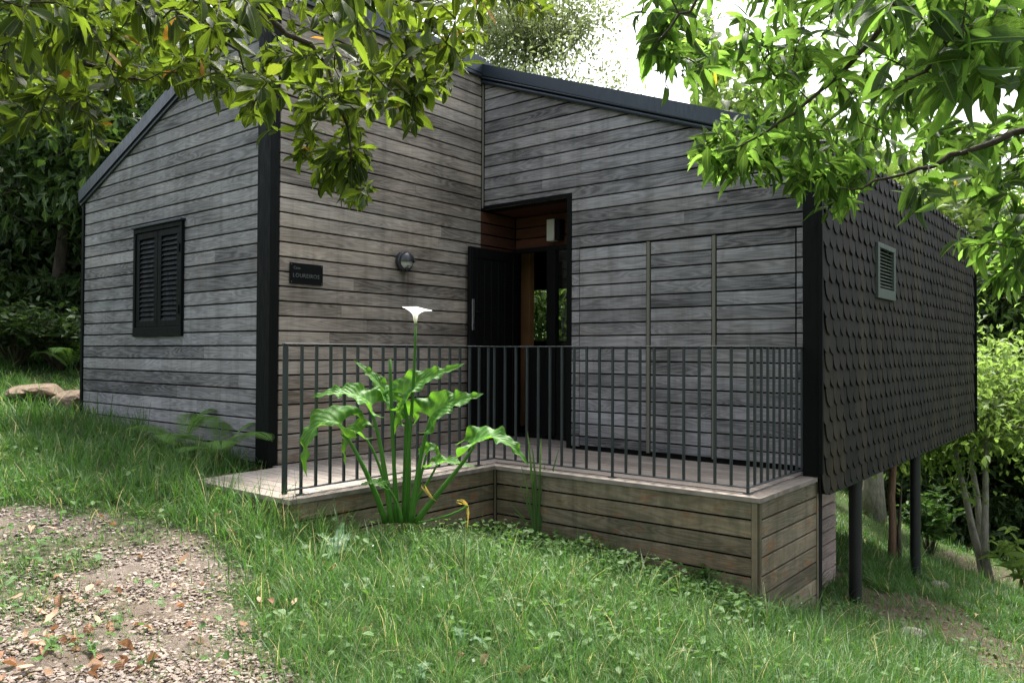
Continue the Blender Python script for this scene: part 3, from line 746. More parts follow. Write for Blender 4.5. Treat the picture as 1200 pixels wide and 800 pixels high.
lc = np.array([XB, 5.66, .965])
lp = empty('wall_lamp', lc, 'round black bulkhead lamp with a half hood on the boards between name plate and door', 'lamp')
m = MB(); m.lathe([(.070, 0), (.100, .004), (.108, .025), (.106, .058), (.094, .070), (.03, .071)], lc, 32, 'x'); m.build('housing', M_lampbody, lp, True)
def dome(name, mat, a0, a1, r, x0, d, parent):
    V = []; n = 18; k = 10
    for i in range(k+1):
        ph = (math.pi/2)*i/k
        for j in range(n+1):
            th = a0+(a1-a0)*j/n
            V.append((lc[0]+x0+d*math.sin(ph), lc[1]+r*math.cos(ph)*math.cos(th), lc[2]+r*math.cos(ph)*math.sin(th)))
    Fc = [(i*(n+1)+j, i*(n+1)+j+1, (i+1)*(n+1)+j+1, (i+1)*(n+1)+j) for i in range(k) for j in range(n)]
    return mesh(name, V, Fc, mat, parent, smooth=True)
dome('lens', M_glasslens, -math.pi*1.02, .05, .084, .064, .050, lp)
dome('hood', M_lampbody, -.12, math.pi+.12, .100, .064, .080, lp)
m = MB(); m.lathe([(.030, 0), (.034, .02), (.028, .045), (.012, .05)], lc+np.array([.058, 0, -.070]), 20, 'x'); so = m.build('sensor', M_lampbody, lp, True)
m = MB(); m.lathe([(.008, 0), (.006, .004)], lc+np.array([.110, .0, -.066]), 12, 'x'); m.build('sensor_window', M_glasslens, so)

el = empty('emergency_light', (-5.46, YD-.02, 1.36), 'small white light fitting high on the red wood above the doorway', 'light')
m = MB(); m.box(-5.57, -5.46, YD-.075, YD+.035, 1.34, 1.60, .005); m.build('diffuser', M_white, el)
m = MB(); m.box(-5.458, -5.38, YD-.07, YD+.035, 1.345, 1.595, .004); m.build('bracket', M_door, el)

# ------------------------------------------------------------------ deck
DXI, DXO, DYF, DYN = -4.62, -2.15, 3.24, 5.43
dk = empty('porch_deck', (-4.6, 5.4, -1.5), 'L shaped plank deck with boarded sides around the cabin entrance', 'deck')
m = MB()
y = DYF+.145
pw = .118
def plank(m, x0, x1, y0, y1):
    bid[0] += 1; r = random.random()*50; ro = random.random()*30; c = .003
    dz = random.uniform(-.001, .001)
    zt = DECK+dz; zb_ = DECK-.027
    prof = [(y0, zb_), (y0, zt-c), (y0+c, zt), (y1-c, zt), (y1, zt-c), (y1, zb_)]
    V = []; A = []
    for x in (x0, x1):
        for (yy, z) in prof: V.append((x, yy, z)); A.append((x+ro, yy-y0, r))
    m.add(V, [(i, i+1, i+7, i+6) for i in range(5)]+[(0, 5, 11, 6), (5, 4, 3, 2, 1, 0), tuple(range(6, 12))], A)
while y < YD-.06:
    y1 = y+pw-.006
    xe = DXI-.142 if y < DYN+.14 else DXO-.142
    if y1 > YC-.01: xs, xe2 = XB+.01, (DX1-.06 if y1 > YC else DXO-.142)
    else: xs, xe2 = XB+.01, xe
    if y > YC-.02: xe2 = DX1-.06
    elif y1 > YC-.02: y1 = YC-.022
    segs = [(xs if y > YA-.1 else XB+.10+(YA-y)*.10, xe2)]
    if xe2 > -3: 
        c = random.uniform(-4.6, -3.6); segs = [(segs[0][0], c), (c+.002, xe2)]
    for a, b in segs: plank(m, a, b, y, y1)
    y += pw
m.build('deck_planks', M_wooddeck, dk, attr='bco')
def capboard(pts, name):
    """perimeter board: polygon on top, 28 mm thick"""
    m = MB(); r = random.random()*50
    along = 0 if abs(pts[1][0]-pts[0][0]) > abs(pts[1][1]-pts[0][1]) else 1
    z0, z1 = DECK-.030, DECK+.003
    V = []; A = []
    for z in (z0, z1):
        for p in pts: V.append((p[0], p[1], z)); A.append((p[along], p[1-along]*1.0, r))
    n = len(pts)
    m.add(V, [tuple(range(n))[::-1], tuple(range(n, 2*n))]+[(i, (i+1) % n, (i+1) % n+n, i+n) for i in range(n)], A)
    return m.build(name, M_wooddeck, dk, attr='bco')
o_ = .02; w_ = .14
capboard([(DXI+o_, DYF-o_), (DXI+o_, DYN-o_), (DXI-w_+o_, DYN+w_-o_), (DXI-w_+o_, DYF+w_-o_)], 'edge_board')
capboard([(DXI+o_, DYN-o_-.0006), (DXO+o_, DYN-o_-.0006), (DXO-w_+o_, DYN+w_-o_), (DXI-w_+o_+.0005, DYN+w_-o_)], 'edge_board')
capboard([(DXO+o_+.0004, DYN-o_), (DXO+o_+.0004, YC-.30), (DXO-.02, YC-.30), (DXO-.02, YC-.03), (DXO-w_+o_, YC-.03), (DXO-w_+o_+.0004, DYN+w_-o_)], 'edge_board')
capboard([(XB+.20, DYF-o_), (DXI+o_-.0006, DYF-o_-.0006), (DXI-w_+o_, DYF+w_-o_), (XB+.20, DYF+w_-o_)], 'edge_board')
zt_ = DECK-.033; ph = zt_+.0055
kw = dict(phase=ph, joints=(2.2, 4.5), th=.022)
clad('side_boards', M_woodside, dk, (DXI-.022, 0, 0), (0, 1, 0), (1, 0, 0), DYF, DYN-.024, -1.9, zt_, **kw)
clad('side_boards', M_woodside, dk, (0, DYN+.022, 0), (1, 0, 0), (0, -1, 0), DXI+.024, DXO-.055, -2.1, zt_, **kw)
clad('side_boards', M_woodside, dk, (DXO-.022, 0, 0), (0, 1, 0), (1, 0, 0), DYN+.05, YC-.27, -2.5, zt_, **kw)
clad('side_boards', M_woodside, dk, (0, DYF+.022, 0), (1, 0, 0), (0, -1, 0), XB, DXI-.03, -1.4, zt_, **kw)
for (a) in [(DXO-.052, DXO-.012, DYN-.006, DYN+.030, -2.1, zt_-.001), (DXO-.030, DXO+.006, DYN+.010, DYN+.046, -2.1, zt_-.001), (DXI-.0, DXI+.020, DYN-.022, DYN-.002, -1.9, zt_-.001),
            (DXO-.03, DXO+.008, YC-.268, YC-.235, -2.55, zt_+.0)]:
    m = MB(); m.box(*a, .003, a=(random.random()*9, .05, random.random()*9)); m.build('corner_batten', M_woodside, dk, attr='bco')
m = MB(); m.box(XB, DXI-.03, DYF+.03, DYN, -1.95, DECK-.036); m.box(XB, DXO-.03, DYN+.03, YC-.02, -2.5, DECK-.036); m.build('deck_frame', M_gap, dk)

# ------------------------------------------------------------------ railing
RX1, RY2, RX3 = -4.72, 5.53, -2.27
ra = empty('metal_railing', (RX1, RY2, DECK), 'dark steel railing of thin upright bars round the porch deck', 'railing')
zt, zbm = .062, -.975
m = MB(); b_ = .018
m.box(RX1-b_, RX1+b_, 3.235, RY2+b_, zt-.010, zt, .002); m.box(RX1+b_+.0005, RX3+b_, RY2-b_, RY2+b_, zt-.010, zt, .002); m.box(RX3-b_, RX3+b_, RY2+b_+.0005, 6.83, zt-.010, zt, .002)
m.build('top_rail', M_rail, ra)
m = MB(); b2 = .014
m.box(RX1-b2, RX1+b2, 3.255, RY2+b2, zbm-.010, zbm, .002); m.box(RX1+b2+.0005, RX3+b2, RY2-b2, RY2+b2, zbm-.010, zbm, .002); m.box(RX3-b2, RX3+b2, RY2+b2+.0005, 6.83, zbm-.010, zbm, .002)
m.build('bottom_rail', M_rail, ra)
m = MB(); m.box(RX1-.006, RX1+.006, 3.232, 3.275, zbm-.03, zt-.010, .002); m.build('end_post', M_rail, ra)
m = MB(); m.box(RX3-.012, RX3+.012, 6.77, 6.835, zbm-.01, zt-.010, .002); m.build('end_post', M_rail, ra)
hb = .0095
bars = [(RX1, 3.392+i*.1282) for i in range(17)]+[(RX1, RY2)]+[(RX1+(RX3-RX1)/19*i, RY2) for i in range(1, 20)]+[(RX3, RY2+.1285*i) for i in range(1, 10)]
feet = {(RX1, 3.392), bars[8], bars[15], bars[27], (RX3, RY2)}
proto = None
for i, (x, y) in enumerate(bars):
    long_ = any(abs(x-a)+abs(y-b) < 1e-3 for a, b in feet)
    if long_:
        m = MB(); m.box(x-hb, x+hb, y-hb, y+hb, DECK+.011, zt-.0105, .0015); fo = m.build('baluster', M_rail, ra)
        m = MB(); m.box(x-.03, x+.03, y-.03, y+.03, DECK+.004, DECK+.0105, .002); m.build('foot_plate', M_rail, fo)
    elif proto is None:
        m = MB(); m.box(x-hb, x+hb, y-hb, y+hb, zbm+.0005, zt-.0105, .0015); proto = m.build('baluster', M_rail, ra, origin=(x, y, zbm)); 
    else:
        c = proto.copy(); COL.objects.link(c); c.location = (x-RX1, y-RY2, zbm-DECK); c.parent = ra
m = MB(); m.box(RX3-.05, RX3+.05, 6.80, 6.90, DECK+.004, DECK+.010, .002); m.build('foot_plate', M_rail, ra)

# ------------------------------------------------------------------ leaf templates
def leaf_template(n=5, shape='laurel', fold=.18, curl=.12):
    """unit leaf along +Y (length 1), width along X scaled so half width = 1, normal Z. returns V, faces, luv"""
    ys = np.linspace(0, 1, n+1); V = []; A = []
    for y in ys:
        if shape == 'laurel': w = (math.sin(math.pi*min(1, y**1.35)))**.8 if 0 < y < 1 else 0
        elif shape == 'lance': w = (math.sin(math.pi*y**.85))**.75 if 0 < y < 1 else 0
        elif shape == 'blade': w = (1-y)**.55*(.65+.35*min(1, y*4))
        else: w = math.sin(math.pi*y**.6)**.7 if 0 < y < 1 else 0
        z = -curl*y*y
        V += [(-w, y, z+fold*w*.5), (0, y, z), (w, y, z+fold*w*.5)]
        A += [(-1 if w else 0, y, 0), (0, y, 0), (1 if w else 0, y, 0)]
    Fc = []
    for i in range(n):
        a = i*3; b = a+3
        if i == 0: Fc += [(1, 4, 3), (1, 5, 4)]
        elif i == n-1: Fc += [(a, a+1, b+1), (a+1, a+2, b+1)]
        else: Fc += [(a, a+1, b+1, b), (a+1, a+2, b+2, b+1)]
    return np.array(V, float), Fc, np.array(A, float)
def frames(D, up, roll):
    """D directions (N,3) leaf axis; returns unit X,Y,Z with given up hint rotated by roll"""
    Y = D/np.linalg.norm(D, axis=1)[:, None]
    X = np.cross(Y, up); nn = np.linalg.norm(X, axis=1)[:, None]; X = np.where(nn < 1e-3, np.array([1., 0, 0]), X/np.maximum(nn, 1e-6))
    Z = np.cross(X, Y)
    c, s = np.cos(roll)[:, None], np.sin(roll)[:, None]
    return X*c+Z*s, Y, Z*c-X*s
def leaves_mesh(name, mat, parent, pos, D, L, Wd, roll, templ, up=None):
    N = len(pos); up = np.tile([0, 0, 1.], (N, 1)) if up is None else up
    X, Y, Z = frames(D, up, roll); parts = []
    sel = rng.integers(0, len(templ), N)
    for k, (T, Fc, A) in enumerate(templ):
        q = np.where(sel == k)[0]
        if len(q) == 0: continue
        V, l, s = stamp(T, Fc, pos[q], X[q]*Wd[q, None], Y[q]*L[q, None], Z[q]*L[q, None])
        a = np.tile(A, (len(q), 1)); a[:, 2] = np.repeat(rng.random(len(q))*97, len(T)); parts.append((V, l, s, a))
    V, FC, A = join(parts)
    return mesh(name, V, FC, mat, parent, {'luv': A}, True)
T_lau = [leaf_template(5, 'laurel', f, c) for f, c in [(.14, .10), (.24, .25), (.08, .0), (.28, -.08), (.2, .4)]]
T_che = [leaf_template(6, 'lance', f, c) for f, c in [(.16, .15), (.26, .35), (.10, .05), (.2, .5), (.3, .1)]]
T_bg = [leaf_template(2, 'lance', .3, c) for c in (.1, .3, 0)]
def rdir(N, r=rng):
    v = r.normal(size=(N, 3)); return v/np.linalg.norm(v, axis=1)[:, None]

# ------------------------------------------------------------------ overhanging trees near the camera
def grow(nodes, rad, targets, step=.12, sag=.06):
    """attach each target to the nearest node by a gently curved shoot; returns tubes and the tip directions"""
    nodes = [np.array(p) for p in nodes]; NP = np.array(nodes); tubes = []; tips = []
    order = np.argsort([np.min(np.linalg.norm(NP-t, axis=1)) for t in targets])
    for i in order:
        t = targets[i]; d = np.linalg.norm(NP-t, axis=1); j = int(np.argmin(d)); a = NP[j]; L = d[j]
        if L < .02: tips.append((t, rdir(1)[0]*[1, 1, .3])); continue
        n = max(3, int(L/step)+2); s = np.linspace(0, 1, n)[:, None]
        side = np.cross(t-a, [0, 0, 1.]); side = side/(np.linalg.norm(side)+1e-6)*random.uniform(-.12, .12)*L
        P = a+(t-a)*s+np.sin(s*math.pi)*(side+np.array([0, 0, sag*L*2]))
        tubes.append((P, np.linspace(min(.006, .0022+L*.006), .0016, n)))
        NP = np.vstack([NP, P[1:]]); tips.append((t, P[-1]-P[-2]))
    return tubes, tips
def overhang(name, label, cat, trunk, limbs, targets, T, mat, Lr, Wf, per, droop, spread, seed, bk=.07, upv=.0):
    global rng
    rg = np.random.default_rng(seed)
    base = trunk[0]
    root = empty(name, base, label, cat)
    m = MB(); P = np.array(trunk); m.tube(P, np.linspace(.16, .09, len(P)), 14); m.build('trunk', M_bark, root, True)
    m = MB(); nodes = []
    for (pts, r0, r1) in limbs:
        pts = np.array(pts, float); t = np.linspace(0, len(pts)-1, (len(pts)-1)*5+1)
        # catmull-rom
        Q = []
        for u in t:
            i = min(int(u), len(pts)-2); f_ = u-i; p0 = pts[max(i-1, 0)]; p1 = pts[i]; p2 = pts[i+1]; p3 = pts[min(i+2, len(pts)-1)]
            Q.append(.5*((2*p1)+(-p0+p2)*f_+(2*p0-5*p1+4*p2-p3)*f_**2+(-p0+3*p1-3*p2+p3)*f_**3))
        Q = np.array(Q); Q[1:-1] += rg.normal(size=Q[1:-1].shape)*.008
        m.tube(Q, np.linspace(r0, r1, len(Q)), 8); nodes += list(Q[len(Q)//4:])
    tubes, tips = grow(nodes, None, targets)
    for P, r in tubes: m.tube(P, r, 5, cap=False)
    m.build('branches', M_twig, root, True, fixn=False)
    pos = []; D = []; LL = []
    for (t, d) in tips:
        k = rg.integers(per[0], per[1]+1); d = d/(np.linalg.norm(d)+1e-6)
        s = rg.uniform(.75, 1.25)
        ph0 = rg.uniform(0, 6.28)
        ax = np.cross(d, [0, 0, 1.]); ax /= np.linalg.norm(ax)+1e-6; bx = np.cross(d, ax)
        for q in range(k):
            ph_ = ph0+q*2.4; back = rg.uniform(0, bk)
            o = math.cos(ph_)*ax+math.sin(ph_)*bx
            v = d*rg.uniform(.15, .9)+o*spread*rg.uniform(.7, 1.15)+np.array([0, 0, -droop*rg.uniform(.0, 2.0)])
            pos.append(t-d*back+o*.004); D.append(v); LL.append(rg.uniform(*Lr)*s*rg.choice([.6, .85, 1.0, 1.1]))
    pos = np.array(pos); D = np.array(D); LL = np.array(LL)
    roll = rg.normal(0, .8, len(pos))
    o = leaves_mesh('foliage', mat, root, pos, D, LL, LL*rg.uniform(Wf*.85, Wf*1.15, len(pos)), roll, T)
    return root
def region(n, poly, dr, seed):
    rg = np.random.default_rng(seed); out = []
    P = np.array(poly, float); lo = P.min(0); hi = P.max(0)
    while len(out) < n:
        x = rg.uniform(lo[0], hi[0], 200); y = rg.uniform(lo[1], hi[1], 200); k = inpoly(x, y, poly)
        for a, b in zip(x[k], y[k]):
            out.append(at(a, b, rg.uniform(*dr)))
    return out[:n]
# left evergreen: the lower outline of the crown as it hangs in front of the cabin
Lp = []
Lp += region(330, [(-60, -80), (650, -80), (640, 15), (590, 22), (560, 50), (520, 75), (440, 85), (330, 85), (230, 95), (110, 95), (-60, 120)], (2.3, 4.0), 1)
Lp += region(170, [(-60, 60), (120, 60), (240, 70), (400, 60), (520, 60), (560, 30), (545, 75), (520, 110), (480, 125), (400, 135), (330, 125), (300, 110), (235, 105), (150, 100), (100, 125), (40, 130), (-60, 135)], (2.4, 3.8), 2)
Lp += region(30, [(330, 110), (400, 110), (440, 160), (430, 200), (405, 225), (380, 225), (350, 190), (335, 160)], (2.7, 3.2), 3)
Lp += region(12, [(385, 190), (440, 185), (448, 215), (425, 238), (392, 238)], (2.6, 3.0), 4)
Lp += region(14, [(455, 90), (505, 90), (500, 135), (485, 150), (470, 130)], (2.6, 3.0), 5)
Lp += region(11, [(60, 120), (120, 110), (130, 165), (115, 172), (80, 150)], (2.5, 2.9), 6)
Lp += region(9, [(285, 100), (320, 95), (315, 135), (290, 135)], (2.1, 2.5), 8)
Lp += region(14, [(-40, 110), (60, 110), (50, 150), (-40, 150)], (2.4, 3.0), 10)
Lp += region(22, [(-20, -40), (330, -40), (300, 50), (180, 60), (0, 40)], (1.6, 2.3), 11)
Lp += region(90, [(-40, -60), (620, -60), (600, 5), (480, 30), (330, 45), (180, 55), (-40, 70)], (1.7, 2.6), 12)
Lp += region(260, [(-500, -500), (800, -500), (680, -60), (-500, -60)], (1.8, 4.2), 7)
Lp += region(60, [(-500, -100), (-60, -100), (-60, 80), (-500, 60)], (2.0, 3.8), 9)
rgt = np.random.default_rng(77)
Lp += [np.array([rgt.uniform(-4.4, -1.2), rgt.uniform(-.6, 3.2), rgt.uniform(1.9, 3.1)]) for _ in range(420)]
tb = (-2.9, -1.6); tz = g1(*tb)-.15
T0 = np.array([tb[0], tb[1], tz])
trunkL = [T0, T0+[.05, .1, 1.0], T0+[.0, .25, 2.1], T0+[.15, .5, 3.1], T0+[.1, .9, 4.1]]
j1, j2 = T0+[.0, .25, 2.2], T0+[.15, .5, 3.1]
limL = [([j1, at(-300, -150, 2.6), at(-60, 10, 2.7), at(90, 70, 2.6), at(170, 95, 2.6)], .024, .003),
        ([j2, at(-150, -380, 3.0), at(120, -120, 2.8), at(300, 10, 2.7), at(385, 80, 2.7), at(410, 190, 2.7)], .024, .003),
        ([j2, at(0, -480, 3.3), at(300, -200, 3.0), at(450, -20, 2.8), at(480, 60, 2.7), at(490, 120, 2.65)], .024, .003),
        ([j2, at(100, -560, 3.0), at(450, -250, 2.7), at(580, -60, 2.5), at(620, 0, 2.5)], .024, .003),
        ([j1, at(-350, -60, 2.2), at(-80, -60, 2.1), at(150, -10, 2.1), at(280, 60, 2.2)], .018, .003)]
overhang('broadleaf_tree', 'broad leaved evergreen tree whose branches hang over the left half of the picture', 'tree', trunkL, limL, Lp, T_lau, M_laurel, (.052, .090), .180, (7, 10), .28, .9, 21, .09)

Rp = []
Rp += region(150, [(735, -90), (1300, -90), (1300, 130), (1180, 110), (1040, 110), (980, 60), (900, 60), (850, 75), (800, 60), (765, 30), (745, 5)], (2.6, 4.6), 31)
Rp += region(110, [(870, 50), (980, 60), (1060, 110), (1100, 150), (1060, 185), (960, 200), (880, 180), (850, 155), (860, 120)], (3.4, 5.0), 32)
Rp += region(34, [(835, 150), (900, 155), (965, 185), (960, 215), (900, 205), (850, 180)], (3.7, 4.4), 33)
Rp += region(20, [(940, 185), (1010, 185), (1005, 215), (960, 228), (935, 215)], (3.6, 4.2), 34)
Rp += region(120, [(850, -10), (1230, -10), (1230, 230), (1120, 215), (1050, 150), (960, 110), (880, 70)], (3.4, 5.0), 46)
Rp += region(9, [(1010, 60), (1120, 70), (1115, 115), (1020, 115)], (2.1, 2.5), 35)
Rp += region(40, [(1100, 150), (1260, 150), (1260, 240), (1180, 240), (1120, 200)], (3.0, 4.4), 36)
Rp += region(26, [(815, 165), (870, 170), (900, 215), (880, 225), (835, 205)], (4.0, 4.6), 44)
Rp += region(20, [(930, 200), (1015, 195), (1010, 240), (965, 255), (940, 240)], (3.9, 4.6), 45)
Rp += region(4, [(1065, 225), (1110, 215), (1105, 245), (1065, 245)], (2.5, 2.8), 37)
Rp += region(50, [(1120, 275), (1260, 255), (1260, 335), (1190, 340), (1135, 305)], (3.6, 4.8), 38)
Rp += region(22, [(1140, 225), (1240, 225), (1240, 290), (1160, 280)], (4.0, 5.2), 42)
Rp += region(34, [(745, 10), (800, 45), (860, 70), (840, 85), (785, 75), (750, 55)], (3.0, 3.8), 39)
Rp += region(70, [(1020, -40), (1260, -40), (1260, 120), (1150, 100), (1040, 60)], (1.7, 2.5), 43)
Rp += region(220, [(680, -500), (1700, -500), (1700, -60), (740, -60)], (2.0, 4.6), 40)
Rp += region(80, [(1260, -80), (1700, -80), (1700, 330), (1260, 330)], (2.4, 4.6), 41)
Rp += [np.array([rgt.uniform(-1.5, 1.6), rgt.uniform(2.0, 5.2), rgt.uniform(2.2, 3.8)]) for _ in range(200)]
tb = (2.0, 2.3); tz = g1(*tb)-.15; T1 = np.array([tb[0], tb[1], tz])
trunkR = [T1, T1+[-.05, .05, 1.2], T1+[-.15, .05, 2.3], T1+[-.15, .1, 3.4], T1+[-.3, .0, 4.4]]
k1, k2 = T1+[-.15, .05, 2.3], T1+[-.15, .1, 3.3]
limR = [([k1, at(1420, 150, 3.0), at(1260, 140, 3.0), at(1190, 158, 3.0), at(1120, 185, 3.0), at(1060, 205, 3.1), at(985, 220, 3.2)], .026, .003),
        ([k2, at(1450, -150, 3.2), at(1200, -60, 3.2), at(1060, 10, 3.2), at(1010, 60, 3.3), at(930, 130, 3.4), at(860, 175, 3.4)], .026, .003),
        ([k2, at(1400, -260, 2.8), at(1100, -160, 2.8), at(900, -60, 2.8), at(820, 0, 2.8), at(770, 50, 2.8)], .022, .003),
        ([k1, at(1400, 60, 2.2), at(1240, 30, 2.0), at(1130, 60, 1.9), at(1060, 95, 1.85)], .018, .003),
        ([k1, at(1380, 270, 3.6), at(1260, 275, 3.6), at(1190, 290, 3.6)], .018, .003)]
overhang('chestnut_tree', 'chestnut tree with long pointed leaves hanging over the right half of the picture', 'tree', trunkR, limR, Rp, T_che, M_chest, (.078, .130), .150, (6, 10), .30, .85, 22, .22)

# ------------------------------------------------------------------ background trees
def make_tree(name, label, base, H, cr, seed, mat, leafL, nleaf, bark=M_bark, trunk_r=.14, clear=.3, lean=(0, 0), group=None, nl=9, flat=.8, stems=1, sub=5, cat='tree'):
    rg = np.random.default_rng(seed)
    x, y = base; z = g1(x, y)-.1; B = np.array([x, y, z])
    root = empty(name, B, label, cat, group)
    ends = []; m = MB(); mt = MB()
    for s_ in range(stems):
        a = rg.uniform(0, 6.28); off = np.array([math.cos(a), math.sin(a), 0])*(.35 if stems > 1 else 0)
        n = 8; tt = np.linspace(0, 1, n)[:, None]
        tip = B+np.array([lean[0], lean[1], H*.85])+off*H*.35
        P = B+off*.15+(tip-B)*tt+np.cumsum(rg.normal(0, .02*H/5, (n, 3)), 0)*np.array([1, 1, 0])
        r = trunk_r*(1-.8*tt[:, 0])/(1 if stems == 1 else 1.5); P[0] = B+off*.1
        r[0] *= 1.25
        mt.tube(P, r, 10)
        for i in range(nl):
            u = rg.uniform(clear, .98); q = P[0]+(P[-1]-P[0])*0; k = u*(n-1); i0 = min(int(k), n-2); a0 = P[i0]+(P[i0+1]-P[i0])*(k-i0)
            az = rg.uniform(0, 6.28); ln = cr*rg.uniform(.6, 1.05)*(1.15-abs(u-.55))
            v = np.array([math.cos(az), math.sin(az), rg.uniform(.1, .8)])
            Q = [a0]; 
            for w in range(5):
                v = v+rg.normal(0, .22, 3)*[1, 1, .7]+np.array([0, 0, -.06]); v /= np.linalg.norm(v); Q.append(Q[-1]+v*ln/5)
            Q = np.array(Q); rr = trunk_r*.42*(1-u*.6)
            m.tube(Q, np.linspace(rr, rr*.2, 6), 6, cap=False)
            for w in range(2, 6): ends.append(Q[w])
            for w in range(sub):
                j = rg.integers(1, 6); v2 = rg.normal(size=3); v2 /= np.linalg.norm(v2); e = Q[j]+v2*ln*rg.uniform(.2, .45)
                m.tube([Q[j], (Q[j]+e)/2+rg.normal(0, .03, 3), e], [rr*.3, rr*.2, rr*.08], 4, cap=False); ends.append(e)
        ends.append(P[-1])
    mt.build('trunk', bark, root, True); m.build('branches', bark, root, True, fixn=False)
    E_ = np.array(ends); k = len(E_)
    wgt = rg.random(k)**1.0+.15; idx = rg.choice(k, nleaf, p=wgt/wgt.sum())
    sp = cr*.17*(.6+rg.random(k)*.9)
    pos = E_[idx]+rg.normal(size=(nleaf, 3))*sp[idx][:, None]*np.array([1, 1, flat])
    D = rdir(nleaf, rg)+np.array([0, 0, -.45]); L = leafL*rg.uniform(.7, 1.3, nleaf)
    leaves_mesh('crown', mat, root, pos, D, L, L*rg.uniform(.20, .28, nleaf), rg.normal(0, .7, nleaf), T_bg)
    return root
def copy_tree(root, base, rot, sc, label, group=None):
    c = root.copy(); COL.objects.link(c); x, y = base; c.location = (x, y, g1(x, y)-.1); c.rotation_euler = (0, 0, rot); c.scale = (sc,)*3
    c['label'] = label
    if group: c['group'] = group
    for ch in list(root.children):
        d = ch.copy(); COL.objects.link(d); d.parent = c
    return c
def xy(px, d): p = at(px, 420, d); return (p[0], p[1])
tA = make_tree('laurel_tree', 'dark glossy laurel tree with a leaning trunk just left of the cabin wall', xy(62, 15.6), 7.0, 3.1, 51, M_bgdark, .21, 12000, trunk_r=.15, clear=.42, lean=(.6, .3), nl=15)
GB = 'trees in the wood left of the cabin'
copy_tree(tA, xy(-90, 17.5), 1.4, 1.05, 'dark laurel tree at the far left edge behind the lawn', GB)
copy_tree(tA, (-14.6, 8.2), .7, 1.05, 'dark laurel tree mostly hidden behind the gable end, added to shade the shrubs', GB)  # added behind the house only to keep sun off the lawn-edge shrubs
copy_tree(tA, (-17.8, 8.8), 2.1, 1.05, 'dark laurel tree mostly hidden behind the cabin eave, added for its shade', GB)  # second hidden tree, added only for the shade it throws
copy_tree(tA, xy(130, 20.0), 2.9, 1.15, 'dark laurel tree showing just behind the cabin eave on the left', GB)
tE = make_tree('holm_oak', 'tall mid green oak rising above the laurels left of the roof', xy(20, 24), 10.5, 4.0, 52, M_bgmid, .24, 12000, trunk_r=.22, clear=.35, nl=15, group=GB)
copy_tree(tE, xy(180, 22), 1.9, 1.0, 'tall mid green oak behind the left roof slope', GB)
tO = make_tree('olive_green_tree', 'tall grey green small leaved tree rising behind the roof ridge', xy(612, 22), 12.2, 3.1, 53, M_bgpale, .14, 24000, bark=M_barkpale, trunk_r=.2, clear=.45, nl=17, lean=(.0, .0))
# seen through the back window
tW = make_tree('bay_shrub', 'leafy bay shrub seen through the doorway and back window', (-11.6, 15.3), 3.6, 1.9, 54, M_bgmid, .16, 14000, trunk_r=.06, clear=.05, nl=12, cat='shrub')
# right side
GR = 'trees on the slope right of the cabin'
tS = make_tree('fruit_tree', 'small multi stemmed tree with bright young leaves at the right edge of the meadow', xy(1158, 14.0), 4.5, 2.1, 55, M_bglime, .15, 9000, bark=M_barkpale, trunk_r=.12, clear=.62, nl=9, stems=3, lean=(-.2, .2))
copy_tree(tS, xy(1270, 20.5), 2.0, 1.05, 'bright leaved small tree cut by the right edge of the picture', GR)
copy_tree(tS, xy(1085, 24.5), 4.0, 1.0, 'bright leaved small tree seen between the two stilts', GR)
tD = make_tree('dark_evergreen', 'tall dark evergreen behind the bright small tree on the right', xy(1178, 24), 11, 4.0, 56, M_bgdark, .26, 18000, trunk_r=.2, clear=.2, nl=18, group=GR)
copy_tree(tD, xy(1060, 27), 1.0, 1.0, 'dark evergreen far behind the stilts under the cabin', GR)
copy_tree(tD, xy(1290, 22), 2.5, 1.1, 'dark evergreen beyond the right edge of the picture', GR)
copy_tree(tE, xy(1130, 33), 2.5, 1.2, 'tall oak far down the slope on the right', GR)
copy_tree(tD, xy(980, 25), 5.0, .8, 'dark evergreen seen just right of the base wall under the cabin', GR)
# bare pale trunk and orange peeling trunk under the cabin
b = hit(1022, 604); tP = make_tree('pale_trunk_tree', 'tree with a thick pale lichened trunk seen left of the orange trunk under the cabin', (b[0], b[1]), 6.5, 1.8, 57, M_bglime, .14, 9000, bark=M_barkpale, trunk_r=.26, clear=.42, nl=7)
b = hit(1045, 652); B0 = np.array([b[0], b[1], b[2]-.1])
st = empty('orange_stump', B0, 'tall dead stump with peeling orange bark between the two stilts', 'stump')
m = MB(); m.tube([B0, B0+[.02, 0, .5], B0+[-.01, .02, 1.0], B0+[.03, .02, 1.65], B0+[.03, .03, 1.9]], [.07, .06, .055, .05, .025], 9); m.build('trunk', M_barkorange, st, True)
m = MB(); m.tube([B0+[.12, .0, 0], B0+[.10, .0, .5], B0+[.13, .05, 1.2]], [.035, .03, .01], 6); m.build('dead_branch', M_bark, st, True)

